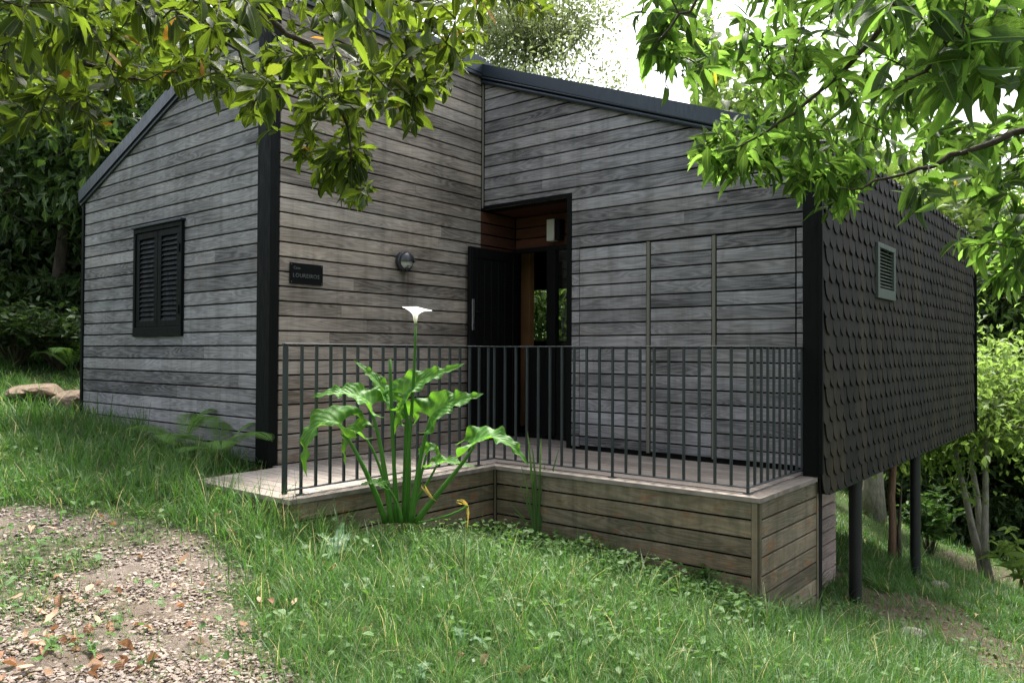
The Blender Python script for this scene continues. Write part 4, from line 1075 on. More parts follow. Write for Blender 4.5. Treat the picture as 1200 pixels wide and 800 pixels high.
def shrub(name, label, base, h, r, n, mat, L, seed, wf=.3, group=None, up=.3, T=T_che):
    rg = np.random.default_rng(seed); x, y = base; B = np.array([x, y, g1(x, y)-.03])
    root = empty(name, B, label, 'shrub', group); m = MB(); pos = []; D = []
    ns = max(4, n//14)
    for s in range(ns):
        a = rg.uniform(0, 6.28); rr = r*math.sqrt(rg.random()); e = B+np.array([math.cos(a)*rr, math.sin(a)*rr, h*rg.uniform(.6, 1.05)])
        P = np.array([B+[math.cos(a)*.03, math.sin(a)*.03, 0], (B+e)/2+[0, 0, h*.12], e]); m.tube(P, [.008, .005, .002], 5, cap=False)
        for q in range(n//ns):
            t = rg.uniform(.35, 1); p = P[0]*(1-t)**2+2*P[1]*t*(1-t)+P[2]*t*t; pos.append(p); v = rdir(1, rg)[0]; v[2] = v[2]*.4+up; D.append(v)
    m.build('stems', M_twig, root, fixn=False)
    pos = np.array(pos); D = np.array(D); LL = L*rg.uniform(.6, 1.2, len(pos))
    leaves_mesh('foliage', mat, root, pos, D, LL, LL*wf, rg.normal(0, .5, len(pos)), T); return root
b = hit(1090, 652); shrub('broadleaf_shrub', 'leafy green shrub growing behind the right hand stilt', (b[0], b[1]), 1.35, .55, 420, M_weed, .20, 61, .22)
b = hit(1195, 700); shrub('drooping_sapling', 'sapling with long drooping pale leaves at the right edge', (b[0]+.25, b[1]), 1.25, .7, 160, M_bglime, .26, 62, .16, up=-.1)
for i, (px, py, h) in enumerate([(70, 432, .9), (20, 428, 1.0), (-40, 430, 1.1), (98, 432, .8)]):
    b = hit(px, py); shrub('undergrowth_shrub', ['low dark shrub under the laurel beside the cabin corner', 'low dark shrub at the back edge of the lawn', 'dark shrub at the far left of the lawn edge', 'dark shrub half hidden behind the cabin corner'][i], (b[0], b[1]), h, .9, 900, M_bgdark, .12, 63+i, .28, 'low shrubs along the back of the lawn')

def woods(name, label, a0, a1, r0, r1, n, z1, mat, L, seed):
    rg = np.random.default_rng(seed); ang = rg.uniform(a0, a1, n); r = rg.uniform(r0, r1, n)
    x = -np.sin(np.radians(ang))*r; y = np.cos(np.radians(ang))*r
    top = z1*(.55+.6*vnoise(ang*.35+seed, r*.1)); z = gz(x, y)+top*rg.random(n)**.8
    D = rdir(n, rg)+np.array([0, 0, -.4]); LL = L*rg.uniform(.6, 1.3, n)
    o = leaves_mesh(name, mat, None, np.c_[x, y, z], D, LL, LL*.3, rg.normal(0, .7, n), T_bg); tag(o, label, 'woods', kind='stuff')
woods('left_woods', 'dense dark wood closing the view behind the lawn on the left', 52, 100, 20, 28, 42000, 4.2, M_bgdark, .34, 71)
woods('right_woods', 'dense dark wood down the slope beyond the meadow on the right', -20, 26, 27, 42, 36000, 14, M_bgmid, .55, 72)
woods('undergrowth', 'dark leafy undergrowth at the foot of the trees left of the cabin', 60, 98, 17, 21, 22000, 1.3, M_bgdark, .22, 73)
woods('slope_undergrowth', 'dark undergrowth at the foot of the trees on the right hand slope', -12, 16, 25, 30, 26000, 1.8, M_bgdark, .28, 74)

# ------------------------------------------------------------------ calla lily
CD = 5.75
cb = at(466, 604, CD); cbz = g1(cb[0], cb[1])-.02
croot = empty('calla_lily', (cb[0], cb[1], cbz), 'tall arum lily clump with one white flower in front of the railing', 'flowering plant')
def bez(P, n):
    P = [np.array(p, float) for p in P]; out = []
    for t in np.linspace(0, 1, n):
        Q = P
        while len(Q) > 1: Q = [Q[i]*(1-t)+Q[i+1]*t for i in range(len(Q)-1)]
        out.append(Q[0])
    return np.array(out)
def stalk(P, r0, r1, name='stalk'):
    m = MB(); Q = bez(P, 12); n = 9
    m.tube(Q, np.linspace(r0, r1, 12)*np.linspace(1, 1, 12), n, a=(.5, .5, random.random()*9)); return m.build(name, M_callastalk, croot, True, attr='luv', fixn=False)
def callaleaf(P, W, up, seed, fold=.30, wave=.055, lobe=.28, mat=None, name='leaf', parent=None, curl=.0):
    """P: bezier midrib from petiole to tip; W half width; up: surface normal hint"""
    rg = np.random.default_rng(seed); n, k = 40, 6; Q = bez(P, n+1); up = np.array(up, float)
    L = np.linalg.norm(np.diff(Q, axis=0), axis=1).sum()
    T = np.gradient(Q, axis=0); T /= np.linalg.norm(T, axis=1)[:, None]
    V = []; A = []; ph = rg.uniform(0, 6, 4)
    for i in range(n+1):
        t = i/n; u = up-T[i]*np.dot(up, T[i]); u /= np.linalg.norm(u); X = np.cross(T[i], u)
        w = W*1.08*(max(0, 1-t)**.80)*(1.0-.12*math.sin(t*math.pi))*(.86+.14*math.cos(t*3))
        if i == n: w = 0
        for j in range(-k, k+1):
            s = j/k; a_ = abs(s)
            back = lobe*L*(a_**1.6)*max(0, 1-t*2.4)                     # arrow lobes swept backwards
            edge = wave*W*4*(a_**2)*(math.sin(t*24+ph[0]+(1.7 if s > 0 else 0))*.6+math.sin(t*43+ph[1]+s)*.5)*(1-t**3)
            pin = 1-.75*max(0, (a_-.55)/.45)*max(0, 1-t*9)               # narrows lobe tips
            V.append(Q[i]+X*s*w*pin-T[i]*back+u*(fold*w*a_**1.15+edge-curl*w*a_**3)); A.append((s, t, seed*.37))
    m_ = 2*k+1
    Fc = [(i*m_+j, i*m_+j+1, (i+1)*m_+j+1, (i+1)*m_+j) for i in range(n) for j in range(2*k)]
    return mesh(name, V, Fc, mat or M_calla, parent or croot, {'luv': A}, True)
c_ = lambda x, y, d=0.0: at(x, y, CD+d)
base = lambda x, d=0.0: at(x, 612, CD+d)
UP = M[1]; TOW = -M[2]; RT = M[0]
# leaf, stalk pairs: (stalk points, leaf points, half width, normal hint)
callas = [
 ([base(459), c_(452, 560), c_(446, 510, -.02), c_(434, 478, -.02)], [c_(436, 474, -.02), c_(415, 455, -.06), c_(392, 458, -.1), c_(364, 466, -.14)], .135, UP*.75+TOW*.45, 1),
 ([base(467, .05), c_(464, 560, .05), c_(458, 510, .05), c_(458, 470, .08)], [c_(459, 470, .08), c_(448, 452, .1), c_(432, 434, .12), c_(414, 422, .14)], .085, RT*.75-UP*.1+TOW*.5, 2),
 ([base(476, .08), c_(479, 560, .08), c_(482, 505, .06), c_(472, 462, .04)], [c_(472, 462, .04), c_(492, 440, .02), c_(515, 440, 0), c_(546, 425, -.04)], .125, UP*.6+TOW*.6, 3),
 ([base(482, .0), c_(486, 570), c_(494, 525), c_(504, 490, -.04)], [c_(503, 488, -.04), c_(520, 468, -.08), c_(542, 470, -.1), c_(567, 461, -.12)], .150, UP*.55+TOW*.65, 4),
 ([base(452), c_(440, 575, -.05), c_(425, 540, -.1), c_(398, 498, -.1)], [c_(400, 496, -.1), c_(368, 482, -.18), c_(352, 520, -.22), c_(360, 560, -.22)], .14, UP*.5-RT*.5+TOW*.6, 5),
 ([base(488, -.05), c_(505, 585, -.1), c_(535, 555, -.15), c_(556, 522, -.2)], [c_(552, 521, -.2), c_(575, 500, -.25), c_(600, 515, -.28), c_(619, 546, -.3)], .135, UP*.85+TOW*.35, 6),
 ([base(470, .1), c_(490, 585, .08), c_(508, 555, .05), c_(512, 544, .05)], [c_(510, 543, .05), c_(525, 536, .0), c_(540, 544, -.02), c_(560, 548, -.04)], .07, UP*.8+TOW*.3, 7),
 ([base(462, .12), c_(450, 560, .12), c_(440, 520, .12), c_(420, 505, .1)], [c_(424, 505, .1), c_(405, 500, .08), c_(402, 520, .06), c_(405, 546, .05)], .08, -RT*.6+TOW*.6+UP*.3, 8),
 ([base(470, -.12), c_(470, 590, -.12), c_(455, 572, -.14), c_(452, 568, -.15)], [c_(450, 569, -.15), c_(440, 563, -.17), c_(430, 564, -.18), c_(420, 570, -.2)], .05, UP*.8+TOW*.4, 9),
 ([base(472, .1), c_(474, 560, .1), c_(474, 520, .1), c_(476, 482, .1)], [c_(478, 486, .1), c_(474, 470, .08), c_(468, 478, .06), c_(462, 510, .05)], .085, TOW*.8-RT*.2, 10),
 ([base(480, .1), c_(492, 560, .12), c_(500, 530, .12), c_(502, 528, .12)], [c_(498, 530, .12), c_(505, 518, .12), c_(515, 524, .1), c_(514, 540, .1)], .05, TOW*.6+UP*.5, 11)]
for (s, l, w, up, sd) in callas:
    stalk(s, .025 if w > .1 else .015, .010 if w > .1 else .007); callaleaf(l, w*1.15, up, sd)
stalk([base(464), c_(462, 540), c_(458, 480), c_(457, 421)], .016, .011)                        # cut flower stalk
stalk([base(474, .02), c_(478, 530), c_(486, 450), c_(487, 382)], .017, .009, 'flower_stalk')
# white funnel
fc = c_(487, 379); V = []; A = []; n, k = 14, 40
for i in range(n+1):
    t = i/n; 
    for j in range(k):
        a = 2*math.pi*j/k; fl = max(0, (t-.45)/.55)
        r = .010+.020*t+.043*fl**1.7*(1+.55*abs(math.cos(a))**2)
        side = math.cos(a); frontv = math.sin(a)
        hgt = .128*t-.030*fl**2.2*(1 if side > 0 else .1)*abs(side)-.022*fl**2*max(0, frontv)
        tipx = .028*fl**2*max(0, side)
        V.append(fc+RT*(side*r+tipx)+UP*hgt+TOW*frontv*r*.9); A.append((0, t, 1))
Fc = [(i*k+j, i*k+(j+1) % k, (i+1)*k+(j+1) % k, (i+1)*k+j) for i in range(n) for j in range(k)]
mesh('spathe', V, Fc, M_flower, croot, {'luv': A}, True)
m = MB(); m.tube([fc+UP*.01, fc+UP*.095], [.007, .006], 10); m.build('spadix', M_yellowleaf, croot, True)
callaleaf([c_(498, 572, -.1), c_(503, 580, -.12), c_(508, 585, -.12), c_(513, 588, -.12)], .018, TOW, 21, mat=M_yellowleaf, name='withered_leaf')
# withered bent stem
m = MB(); m.tube(bez([base(490, -.15), c_(515, 608, -.2), c_(540, 600, -.2), c_(548, 592, -.2)], 8), [.008]*8, 7, a=(.5, .5, 3)); m.build('stalk', M_callastalk, croot, True, attr='luv', fixn=False)
callaleaf([c_(543, 590, -.2), c_(550, 592, -.2), c_(549, 606, -.2), c_(547, 622, -.2)], .018, TOW+RT*.3, 22, mat=M_yellowleaf, name='withered_leaf')

# sword-leaved plant by the inner corner
def sword(name, label, px, py, blades, cat='plant'):
    b = hit(px, py); d = float(np.dot(b, M[2])); root = empty(name, b-[0, 0, .02], label, cat)
    for i, (bx, tx, ty, w, kx) in enumerate(blades):
        P0 = at(bx, py+4, d); P3 = at(tx, ty, d+random.uniform(-.1, .1)); P1 = at(bx+(tx-bx)*.2, py+(ty-py)*.4, d); P2 = at(bx+(tx-bx)*.6+kx, py+(ty-py)*.85, d)
        n = 12; Q = bez([P0, P1, P2, P3], n+1); T = np.gradient(Q, axis=0); V = []; A = []
        for j in range(n+1):
            X = np.cross(T[j], TOW+RT*.3*(-1)**i); X /= np.linalg.norm(X); t = j/n; ww = w*(1-t)**.6 if j < n else 0
            V += [Q[j]-X*ww, Q[j]+TOW*ww*.3, Q[j]+X*ww]; A += [(-1, t, i), (0, t, i), (1, t, i)]
        Fc = [(j*3+q, j*3+q+1, j*3+q+4, j*3+q+3) for j in range(n) for q in range(2)]
        mesh('blade', V, Fc, M_weed, root, {'luv': A}, True)
    return root
sword('iris_plant', 'clump of upright sword shaped leaves by the deck inner corner', 628, 628,
      [(626, 610, 545, .013, 0), (628, 618, 505, .016, -2), (627, 622, 560, .012, 2), (631, 655, 525, .013, 6), (632, 650, 545, .012, 5), (633, 662, 552, .010, 8), (629, 640, 540, .012, 0), (634, 700, 585, .007, 12), (629, 622, 520, .016, 3), (631, 634, 512, .014, 1), (628, 606, 560, .012, -4), (632, 668, 570, .012, 10), (633, 676, 590, .010, 8), (630, 645, 575, .012, 2), (627, 598, 590, .010, -6), (630, 602, 600, .007, -5), (627, 560, 610, .006, -8), (633, 690, 600, .006, 12)])

# broad silvery leaves low in the grass
def rosette(label, px, py, leaves, mat=M_silver, name='broadleaf_weed'):
    b = hit(px, py); d = float(np.dot(b, M[2])); root = empty(name, b, label, 'plant')
    for i, (tx, ty, w, h) in enumerate(leaves):
        tip = hit(tx, ty); tip = tip+np.array([0, 0, h*.55]); mid = (b+tip)/2+np.array([0, 0, h])
        callaleaf([b+np.array([0, 0, .01]), b*.6+mid*.4+np.array([0, 0, h*.6]), mid, tip], w, (0, 0, 1.), 30+i+int(px) % 7, fold=.2, wave=.05, lobe=.05, mat=mat, parent=root)
    return root
rosette('silvery green broad leaved plant in the grass left of the lily clump', 395, 655, [(360, 635, .055, .10), (420, 640, .06, .12), (405, 625, .05, .14), (425, 662, .055, .08), (380, 668, .05, .07)])
rosette('pale broad leaf pair low in the front grass, near the bottom middle', 545, 760, [(522, 750, .055, .08), (575, 770, .05, .07)])
rosette('silvery leaves at the bottom edge of the grass, nearest the camera', 490, 800, [(470, 795, .035, .06), (510, 790, .045, .07), (500, 812, .04, .06)])
rosette('broad green weed just in front of the deck inner corner', 600, 640, [(585, 640, .06, .10), (612, 632, .06, .11), (605, 655, .05, .06)], M_weed)
rosette('leafy green weed against the deck boards, right of the sword leaves', 705, 655, [(690, 648, .04, .10), (718, 650, .045, .11), (710, 668, .04, .07), (695, 668, .04, .06), (722, 664, .035, .07)], M_weed)
rosette('leafy green weed at the foot of the deck outer corner', 825, 690, [(808, 680, .05, .13), (835, 672, .05, .17), (842, 692, .05, .12), (815, 700, .045, .08), (828, 664, .04, .20)], M_weed)
rosette('low green dandelion like plant beside the gravel path', 335, 735, [(315, 725, .022, .05), (352, 722, .02, .06), (365, 740, .02, .05), (330, 752, .02, .04), (310, 742, .02, .04)], M_weed)
rosette('small green weed growing in the gravel at bottom left', 60, 760, [(40, 755, .02, .04), (80, 752, .022, .04), (48, 775, .022, .03), (75, 772, .02, .03)], M_weed)
rosette('small weed with a few leaves in the middle of the gravel path', 108, 765, [(95, 758, .018, .04), (125, 760, .018, .04), (112, 778, .018, .03)], M_weed)

# ferns
def fern(label, base, fronds, seed):
    rg = np.random.default_rng(seed); x, y = base; B = np.array([x, y, g1(x, y)]); root = empty('fern', B, label, 'fern', )
    for (az, L, h) in fronds:
        L *= 1.2; h *= 1.3
        d = np.array([math.cos(az), math.sin(az), 0]); Q = bez([B, B+d*L*.3+[0, 0, h], B+d*L*.75+[0, 0, h*1.15], B+d*L+[0, 0, h*.7]], 34)
        m = MB(); m.tube(Q, np.linspace(.003, .001, 34), 4, a=(.5, .5, 1), cap=False)
        fr_ = m.build('frond', M_fern, root, attr='luv', fixn=False)
        pos = []; D = []; LL = []
        T = np.gradient(Q, axis=0); T /= np.linalg.norm(T, axis=1)[:, None]
        for i in range(5, 34):
            t = (i-5)/28; side = np.cross(T[i], [0, 0, 1.]); side /= np.linalg.norm(side)
            pl_ = L*.24*math.sin(math.pi*min(1, .12+t*.9))**.8
            for s in (-1, 1):
                a = side*s+T[i]*.35+np.array([0, 0, -.15])
                for q in range(9):
                    f_ = (q+1)/9
                    for s2 in (-1, 1):
                        pos.append(Q[i]+a*pl_*f_); D.append(T[i]*s2+a*.5); LL.append(pl_*.20*(1-f_*.75)+.003)
        pos = np.array(pos); D = np.array(D); LL = np.array(LL)
        leaves_mesh('leaflets', M_fern, fr_, pos, D, LL, LL*.34, np.zeros(len(pos)), [leaf_template(2, 'lance', .1, .1)])
    return root
fern('feathery green fern at the foot of the gable wall beside the deck', (-6.62, 3.86), [(.2, .55, .25), (1.0, .4, .3), (-.5, .5, .2), (2.6, .5, .28), (3.6, .45, .2), (-1.3, .4, .15)], 81)
fern('feathery green fern against the gable wall, further from the deck', (-7.2, 3.80), [(.1, .5, .32), (-.7, .5, .2), (2.4, .5, .3), (3.5, .55, .22), (1.4, .35, .35)], 82)
b = hit(85, 440); fern('pale green fern at the back of the lawn beside the cabin corner', (b[0], b[1]), [(.3, .6, .45), (-.8, .5, .35), (2.8, .6, .4), (4.0, .5, .3), (1.6, .5, .5)], 83)

# ------------------------------------------------------------------ grass
def scatter(n, r0, r1, a0, a1, seed, pw=1.0):
    rg = np.random.default_rng(seed); ang = np.radians(rg.uniform(a0, a1, n)); r = r0*(r1/r0)**(rg.random(n)**pw)
    return -np.sin(ang)*r, np.cos(ang)*r, r, rg
def blade_templates():
    out = []
    for bend in (.3, .8, 1.2, 1.7):
        V = []; A = []; n = 4
        for i in range(n+1):
            t = i/n; a = bend*t; y = math.sin(a)/bend*1.0 if bend > .01 else t
            z = (1-math.cos(a))/bend; w = (1-t**1.6)*(.75+.25*min(1, 3*t))
            if i < n: V += [(-w, y, z+.25*w*0), (w, y, z)]; A += [(-1, t, 0), (1, t, 0)]
            else: V.append((0, y, z)); A.append((0, t, 0))
        Fc = [(2*i, 2*i+1, 2*i+3, 2*i+2) for i in range(n-1)]+[(2*n-2, 2*n-1, 2*n)]
        out.append((np.array(V), Fc, np.array(A)))
    return out
TB = blade_templates()
def grass(name, label, n, r0, r1, a0, a1, seed, hmin, hmax, wd, tuft=0):
    x, y, r, rg = scatter(n, r0, r1, a0, a1, seed)
    if tuft:
        cx, cy = x, y; hh = (.4+1.2*rg.random(n)**1.6)*(.6+.8*vnoise(cx*1.5+3, cy*1.5)); pc = masks(cx, cy, .05)[0]; kk = (rg.random(n) < np.where(pc > 0, .25, 1.0)); cx, cy, hh, r = cx[kk], cy[kk], hh[kk], r[kk]; n = len(cx)
        ta = rg.uniform(0, 6.28, (n, tuft)); tr = np.abs(rg.normal(0, .028, (n, tuft)))*np.clip(r[:, None]/4, 1, 3)
        x = (cx[:, None]+np.cos(ta)*tr).ravel(); y = (cy[:, None]+np.sin(ta)*tr).ravel(); tH = np.repeat(hh, tuft); r = np.repeat(r, tuft); taz = ta.ravel(); n = len(x)
    p, pa, d, h = masks(x, y, .11)
    dens = np.where(p > 0, pa*.8+.018, 1.0)*(1-.92*d)*(1-h)
    indeck = ((x > XB-.02) & (x < DXI+.01) & (y > DYF-.02) & (y < 7.2)) | ((x > XB) & (x < DXO+.01) & (y > DYN-.01) & (y < YC+.1)); dens = np.where(indeck, 0, dens)
    dens *= .45+1.0*vnoise(x*2.3, y*2.3); k = rg.random(n) < dens
    x, y, r, p = x[k], y[k], r[k], p[k]; n = len(x); z = gzs(x, y)
    if tuft: tH = tH[k]; taz = taz[k]
    cl = vnoise(x*1.5+3, y*1.5)*.65+vnoise(x*6, y*6)*.35
    H = (hmin+(hmax-hmin)*rg.random(n)**1.5)*(.35+1.45*cl**1.3)
    wall = (y > 2.9) & (y < 4.15) & (x < -6.1) | ((x > -6.2) & (x < -4.4) & (y > 2.5) & (y < 3.25)); H = np.where(wall, H*1.9, H)
    deckfoot = (y > 4.6) & (y < 5.5) & (x > -4.6) & (x < -2); H = np.where(deckfoot, H*.75, H)
    H = np.where(p > 0, H*.6, H)*np.clip(1+(r-6)*.02, 1, 1.5)
    az = rg.uniform(0, 6.28, n) if not tuft else taz+rg.normal(0, .5, n); lean = rg.normal(0, .42, n) if not tuft else np.abs(rg.normal(.38, .25, n))
    if tuft: H = H*0+(hmin+(hmax-hmin)*rg.random(n))*tH*np.where(wall, 1.35, 1.0)*np.where(deckfoot, .7, 1.0)*np.where(p > 0, .5, 1)
    D = np.c_[np.cos(az)*np.sin(np.abs(lean)), np.sin(az)*np.sin(np.abs(lean)), np.cos(lean)]
    up = np.c_[np.cos(az), np.sin(az), np.zeros(n)]
    W = wd*rg.uniform(.7, 1.3, n)*np.clip(r/4.5, .8, 4)
    parts = []; X, Y, Z = frames(D, up, np.zeros(n)); sel = rg.integers(0, 4, n); tone = rg.random(n)*97
    # keep dry straw to dry patches: hue groups via random id
    for q, (T, Fc, A) in enumerate(TB):
        m_ = sel == q; V, l, s = stamp(T, Fc, np.c_[x, y, z][m_], X[m_]*W[m_, None], Y[m_]*H[m_, None], Z[m_]*H[m_, None])
        a = np.tile(A, (m_.sum(), 1)); a[:, 2] = np.repeat(tone[m_], len(T)); parts.append((V, l, s, a))
    V, FC, A = join(parts); o = mesh(name, V, FC, M_grass, None, {'luv': A}, True); tag(o, label, 'grass', kind='stuff'); print(name, n)
grass('grass_tufts', 'longer arching tufts of grass standing out of the turf', 9500, 1.8, 16, -10, 86, 98, .13, .26, .0024, 26)
grass('grass', 'long green grass covering the ground around the cabin', 230000, 1.7, 30, -10, 86, 91, .05, .20, .0023)
# low broad-leaved ground cover between the blades
def cover(name, label, n, polyf, L, mat, seed, r0=2., r1=9.):
    x, y, r, rg = scatter(n, r0, r1, -8, 80, seed); p, pa, d, h = masks(x, y); w = polyf(x, y, p, d, pa)
    indeck = ((x > XB-.02) & (x < DXI+.02) & (y > DYF-.02)) | ((x > XB) & (x < DXO+.02) & (y > DYN-.02)); k = (rg.random(n) < w) & ~indeck & (h < .5)
    x, y = x[k], y[k]; n = len(x); z = gzs(x, y)+rg.uniform(.01, .10, n)**1.0*(1+1.2*(L > .04)*vnoise(x*6, y*6)); az = rg.uniform(0, 6.28, n)
    D = np.c_[np.cos(az), np.sin(az), rg.uniform(-.1, .6, n)]; LL = L*rg.uniform(.5, 1.4, n)
    o = leaves_mesh(name, mat, None, np.c_[x, y, z], D, LL, LL*rg.uniform(.28, .42, n), rg.normal(0, .35, n), T_lau); tag(o, label, 'ground cover', kind='stuff'); print(name, n)
def wclover(x, y, p, d, pa):
    c = hit(640, 680); g_ = np.exp(-(((x-c[0])/1.2)**2+((y-c[1])/.8)**2)); f_ = np.exp(-((y-5.25)/.22)**2)*((x > -4.5) & (x < -2.1))
    return np.clip((vnoise(x*3, y*3)**2*.5+g_*.5+f_*.9)*(p < .5)+p*(.05+.25*pa), 0, 1)
cover('clover_patch', 'low leafy ground cover in the grass in front of the deck', 34000, wclover, .042, M_weed, 92)

def wbed(x, y, p, d, pa):
    return np.clip(np.exp(-((y-5.22)/.20)**2)*((x > -4.5) & (x < -1.95))*1.2+np.exp(-(((x+4.1)/.5)**2+((y-4.6)/.5)**2))*.25, 0, 1)
cover('bed_weeds', 'dense low leafy weeds along the foot of the deck boards', 30000, wbed, .042, M_weed, 96, 4.5, 7.5)
def wlit(x, y, p, d, pa): return np.clip(d*.8, 0, 1)
def litter(name, label, n, L, mat, seed, r0, r1, wf, dz=.012):
    x, y, r, rg = scatter(n, r0, r1, -25, 88, seed); p, pa, d, h = masks(x, y); k = rg.random(n) < wf(x, y, p, d, pa); x, y = x[k], y[k]; n = len(x)
    az = rg.uniform(0, 6.28, n); D = np.c_[np.cos(az), np.sin(az), rg.normal(0, .25, n)]; LL = L*rg.uniform(.4, 1.4, n)
    o = leaves_mesh(name, mat, None, np.c_[x, y, gzs(x, y)+dz*rg.random(n)+.006], D, LL, LL*rg.uniform(.2, .4, n), rg.normal(0, .5, n), T_lau); tag(o, label, 'leaf litter', kind='stuff'); print(name, n)
litter('leaf_litter', 'brown leaf litter and bark scraps over the bare soil', 26000, .05, M_litter, 101, 4.5, 16, wlit)
litter('path_debris', 'small scraps of dry leaf and bark in the gravel', 30000, .020, M_litter, 102, 1.7, 5, lambda x, y, p, d, pa: p*.8)
# ------------------------------------------------------------------ gravel, fallen leaves, rocks, daisies
def stone_template(seed):
    bm = bmesh.new(); bmesh.ops.create_icosphere(bm, subdivisions=1, radius=1); rg = np.random.default_rng(seed)
    V = np.array([tuple(v.co) for v in bm.verts])*rg.uniform(.65, 1.2, (len(bm.verts), 1)); Fc = [tuple(v.index for v in f.verts) for f in bm.faces]; bm.free()
    return V, Fc, np.zeros((len(V), 3))
TS = [stone_template(i) for i in range(5)]
def gravel(name, label, n, wf, s0, s1, seed, r0=1.7, r1=7.):
    x, y, r, rg = scatter(n, r0, r1, 20, 88, seed); p, pa, d, h = masks(x, y, .13); k = rg.random(n) < wf(x, y, p, pa, d, h); x, y, r = x[k], y[k], r[k]; n = len(x)
    z = gzs(x, y); S = (s0+(s1-s0)*rg.random(n)**3.0); az = rg.uniform(0, 6.28, n); parts = []; sel = rg.integers(0, 5, n)
    c, s_ = np.cos(az), np.sin(az); tl_ = rg.normal(0, .25, n)
    X = np.c_[c, s_, tl_]*S[:, None]*rg.uniform(.8, 1.5, (n, 1)); Y = np.c_[-s_, c, tl_*.5]*S[:, None]; Z = np.c_[-tl_*c, -tl_*s_, np.ones(n)]*S[:, None]*rg.uniform(.35, .7, (n, 1))
    pos = np.c_[x, y, z+S*.2]
    for q, (T, Fc, A) in enumerate(TS):
        m_ = sel == q; V, l, st_ = stamp(T, Fc, pos[m_], X[m_], Y[m_], Z[m_]); a = np.tile(A, (m_.sum(), 1)); a[:, 2] = np.repeat(rg.random(m_.sum())*97, len(T)); parts.append((V, l, st_, a))
    V, FC, A = join(parts); o = mesh(name, V, FC, M_gravel, None, {'luv': A}); tag(o, label, 'gravel', kind='stuff'); print(name, n)
gravel('gravel', 'pinkish grey gravel and grit of the path at lower left', 260000, lambda x, y, p, pa, d, h: p*(1-.6*pa)*(.45+.55*vnoise(x*4, y*4))+.004, .0030, .016, 93)

TDL = [leaf_template(6, 'laurel', f, c) for f, c in [(.6, .5), (.9, .2), (.3, -.6), (.7, .8)]]
dl_meshes = []
for k, (T, Fc, A) in enumerate(TDL):
    for v in range(3):
        L = .075; W = .022; Vt = T*np.array([W, L, L]); Vt[:, 1] -= L/2; Vt[:, 2] += .012
        Vt += np.random.default_rng(k*3+v).normal(0, .0018, Vt.shape); a = A.copy(); a[:, 2] = k*3+v+.37*v
        me = mesh('fallen_leaf', Vt, Fc, M_dead, None, {'luv': a}, True); dl_meshes.append(me.data); bpy.data.objects.remove(me)
pts = []
rgl = np.random.default_rng(95)
reg = [((0, 300), (600, 800), 46), ((0, 150), (690, 800), 34), ((250, 640), (640, 800), 14), ((960, 1150), (650, 760), 10)]
for (xa, xb), (ya, yb), n in reg:
    for i in range(n): pts.append((rgl.uniform(xa, xb), rgl.uniform(ya, yb)))
special = [(30, 737, 'orange brown leaf standing on a tuft at the lower left edge'), (125, 745, 'rust orange leaf on the gravel, left of the path centre'), (265, 670, None)]
for i, (px, py) in enumerate(pts):
    b = hit(px, py)
    if abs(b[0]) > 30: continue
    inp = inpoly(np.array([b[0]]), np.array([b[1]]), PATH)[0]
    o = bpy.data.objects.new('fallen_leaf', dl_meshes[rgl.integers(0, 12)]); COL.objects.link(o)
    o.location = (b[0], b[1], b[2]+(.002 if inp else .03)); o.rotation_euler = (rgl.normal(0, .35), rgl.normal(0, .35), rgl.uniform(0, 6.28)); s = rgl.uniform(.4, 1.05); o.scale = (s, s*rgl.uniform(.8, 1.2), s)
    if inp: tag(o, 'dry brown leaf fallen on the gravel path', 'leaf', 'dry leaves on the gravel path')
    elif px > 900: tag(o, 'dry brown leaf fallen on the bare soil by the stilts', 'leaf', 'dry leaves by the stilts')
    else: tag(o, 'dry brown leaf fallen in the green grass', 'leaf', 'dry leaves in the grass')

def rock(label, c, sx, sy, sz, seed, mat, rot=0.0):
    bm = bmesh.new(); bmesh.ops.create_icosphere(bm, subdivisions=4, radius=1); rg = np.random.default_rng(seed)
    V = np.array([tuple(v.co) for v in bm.verts]); Fc = [tuple(v.index for v in f.verts) for f in bm.faces]; bm.free()
    for _ in range(9):                                                # chip flat facets off
        nrm = rg.normal(size=3); nrm /= np.linalg.norm(nrm); dd = rg.uniform(.55, .85); q = V @ nrm; V = V-np.outer(np.maximum(q-dd, 0)*.9, nrm)
    V *= 1+.06*(vnoise(V[:, 0]*6+seed, V[:, 1]*6+V[:, 2]*5)[:, None]-.5)+.03*(vnoise(V[:, 0]*17, V[:, 2]*17)[:, None]-.5)
    cr, sr = math.cos(rot), math.sin(rot); V = V*[sx, sy, sz]; V = np.c_[V[:, 0]*cr-V[:, 1]*sr, V[:, 0]*sr+V[:, 1]*cr, V[:, 2]]
    o = mesh('rock', V+np.array(c), Fc, mat, None, None, False, origin=c); tag(o, label, 'rock'); return o
b = at(46, 480, 10.2); rock('flat tan rock lying in the grass, farther from the cabin corner', (b[0], b[1], g1(b[0], b[1])+.10), .62, .35, .13, 1, M_rock, -.6)
b = at(83, 482, 10.0); rock('reddish tan rock touching the cabin corner post', (b[0], b[1], g1(b[0], b[1])+.08), .36, .30, .19, 2, M_rock, -.2)
for i, (px, py, s, lb) in enumerate([(1103, 688, .17, 'pale grey rock right of the farther stilt'), (1134, 709, .10, 'smaller grey rock at the edge of the bare soil'), (1066, 744, .15, 'flat grey rock half sunk at the edge of the bare soil'), (1035, 737, .08, 'small stone left of the flat sunk rock'), (1000, 716, .07, 'small stone at the foot of the nearer stilt')]):
    b = hit(px, py); rock(lb, (b[0], b[1], b[2]+s*.03), s*1.0, s*.7, s*.4, 10+i, M_rockgrey, i*.8+2.4)

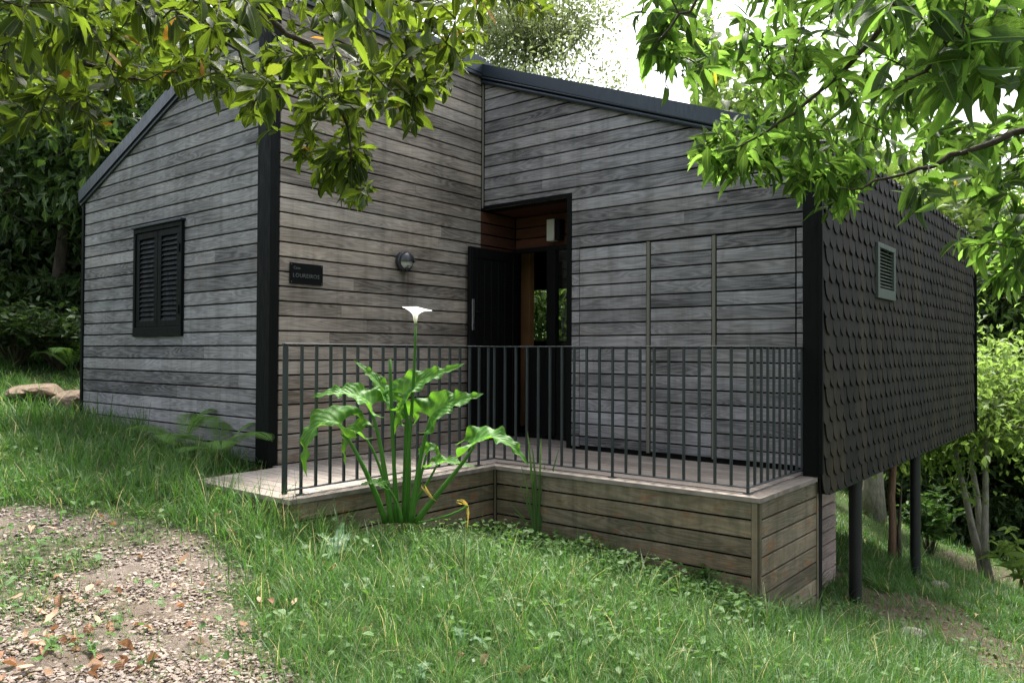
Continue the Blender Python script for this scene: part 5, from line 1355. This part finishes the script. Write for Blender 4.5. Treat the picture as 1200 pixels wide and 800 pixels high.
dm = MB(); 
for j in range(10):
    a = 2*math.pi*j/10; ca, sa = math.cos(a), math.sin(a); w = .0028
    dm.add([(-sa*w*.5, ca*w*.5, 0), (sa*w*.5, -ca*w*.5, 0), (ca*.011+sa*w, sa*.011-ca*w, .002), (ca*.011-sa*w, sa*.011+ca*w, .002)], [(0, 1, 2, 3)])
dao = dm.build('daisy', M_white, None, fixn=False); dme = dao.data; bpy.data.objects.remove(dao)
for i in range(34):
    px, py = rgl.uniform(380, 1150), rgl.uniform(640, 800)
    if px > 960 and py < 720: continue
    b = hit(px, py); o = bpy.data.objects.new('daisy', dme); COL.objects.link(o); o.location = (b[0], b[1], b[2]+rgl.uniform(.05, .12)); o.rotation_euler = (rgl.normal(0, .4)+.3, rgl.normal(0, .4), rgl.uniform(0, 6)); s = rgl.uniform(.4, .9); o.scale = (s, s, s)
    tag(o, 'tiny white daisy in the grass in front of the deck', 'flower', 'daisies in the grass')

# ------------------------------------------------------------------ light, sky, camera
SUN_EL, SUN_AZ = 66, 22            # azimuth: degrees from +y towards -x
d = np.array([-math.sin(R(SUN_AZ))*math.cos(R(SUN_EL)), math.cos(R(SUN_AZ))*math.cos(R(SUN_EL)), math.sin(R(SUN_EL))])
su = bpy.data.lights.new('sun', 'SUN'); su.energy = 3.8; su.angle = R(12); su.color = (1, .95, .86)
so = bpy.data.objects.new('sun', su); COL.objects.link(so); so.rotation_euler = Vector(d).to_track_quat('Z', 'Y').to_euler()
w = bpy.data.worlds.new('World'); scene.world = w; w.use_nodes = True; nt = w.node_tree; nt.nodes.clear()
sk = nt.nodes.new('ShaderNodeTexSky'); sk.sky_type = 'NISHITA'; sk.sun_disc = False; sk.sun_elevation = R(SUN_EL); sk.sun_rotation = R(-SUN_AZ); sk.air_density = 1.0; sk.dust_density = 5.0; sk.ozone_density = 1.0
hs = nt.nodes.new('ShaderNodeHueSaturation'); hs.inputs['Saturation'].default_value = .35; hs.inputs['Value'].default_value = 1.0
bg = nt.nodes.new('ShaderNodeBackground'); bg.inputs[1].default_value = .15; ou = nt.nodes.new('ShaderNodeOutputWorld')
nt.links.new(sk.outputs[0], hs.inputs['Color']); nt.links.new(hs.outputs[0], bg.inputs[0]); nt.links.new(bg.outputs[0], ou.inputs[0])

cd = bpy.data.cameras.new('camera'); cam = bpy.data.objects.new('camera', cd); COL.objects.link(cam)
cd.sensor_width = 36; cd.lens = F/1200*36; cd.clip_start = .05; cd.clip_end = 500
from mathutils import Matrix
mt = Matrix(((M[0][0], M[1][0], -M[2][0]), (M[0][1], M[1][1], -M[2][1]), (M[0][2], M[1][2], -M[2][2])))
cam.rotation_euler = mt.to_euler(); cam.location = (0, 0, 0); scene.camera = cam
vs = scene.view_settings; vs.view_transform = 'Standard'; vs.look = 'None'; vs.gamma = 1; vs.exposure = 1.75; vs.use_curve_mapping = False

scene.cycles.max_bounces = 5; scene.cycles.diffuse_bounces = 3; scene.cycles.transmission_bounces = 4; scene.cycles.transparent_max_bounces = 6
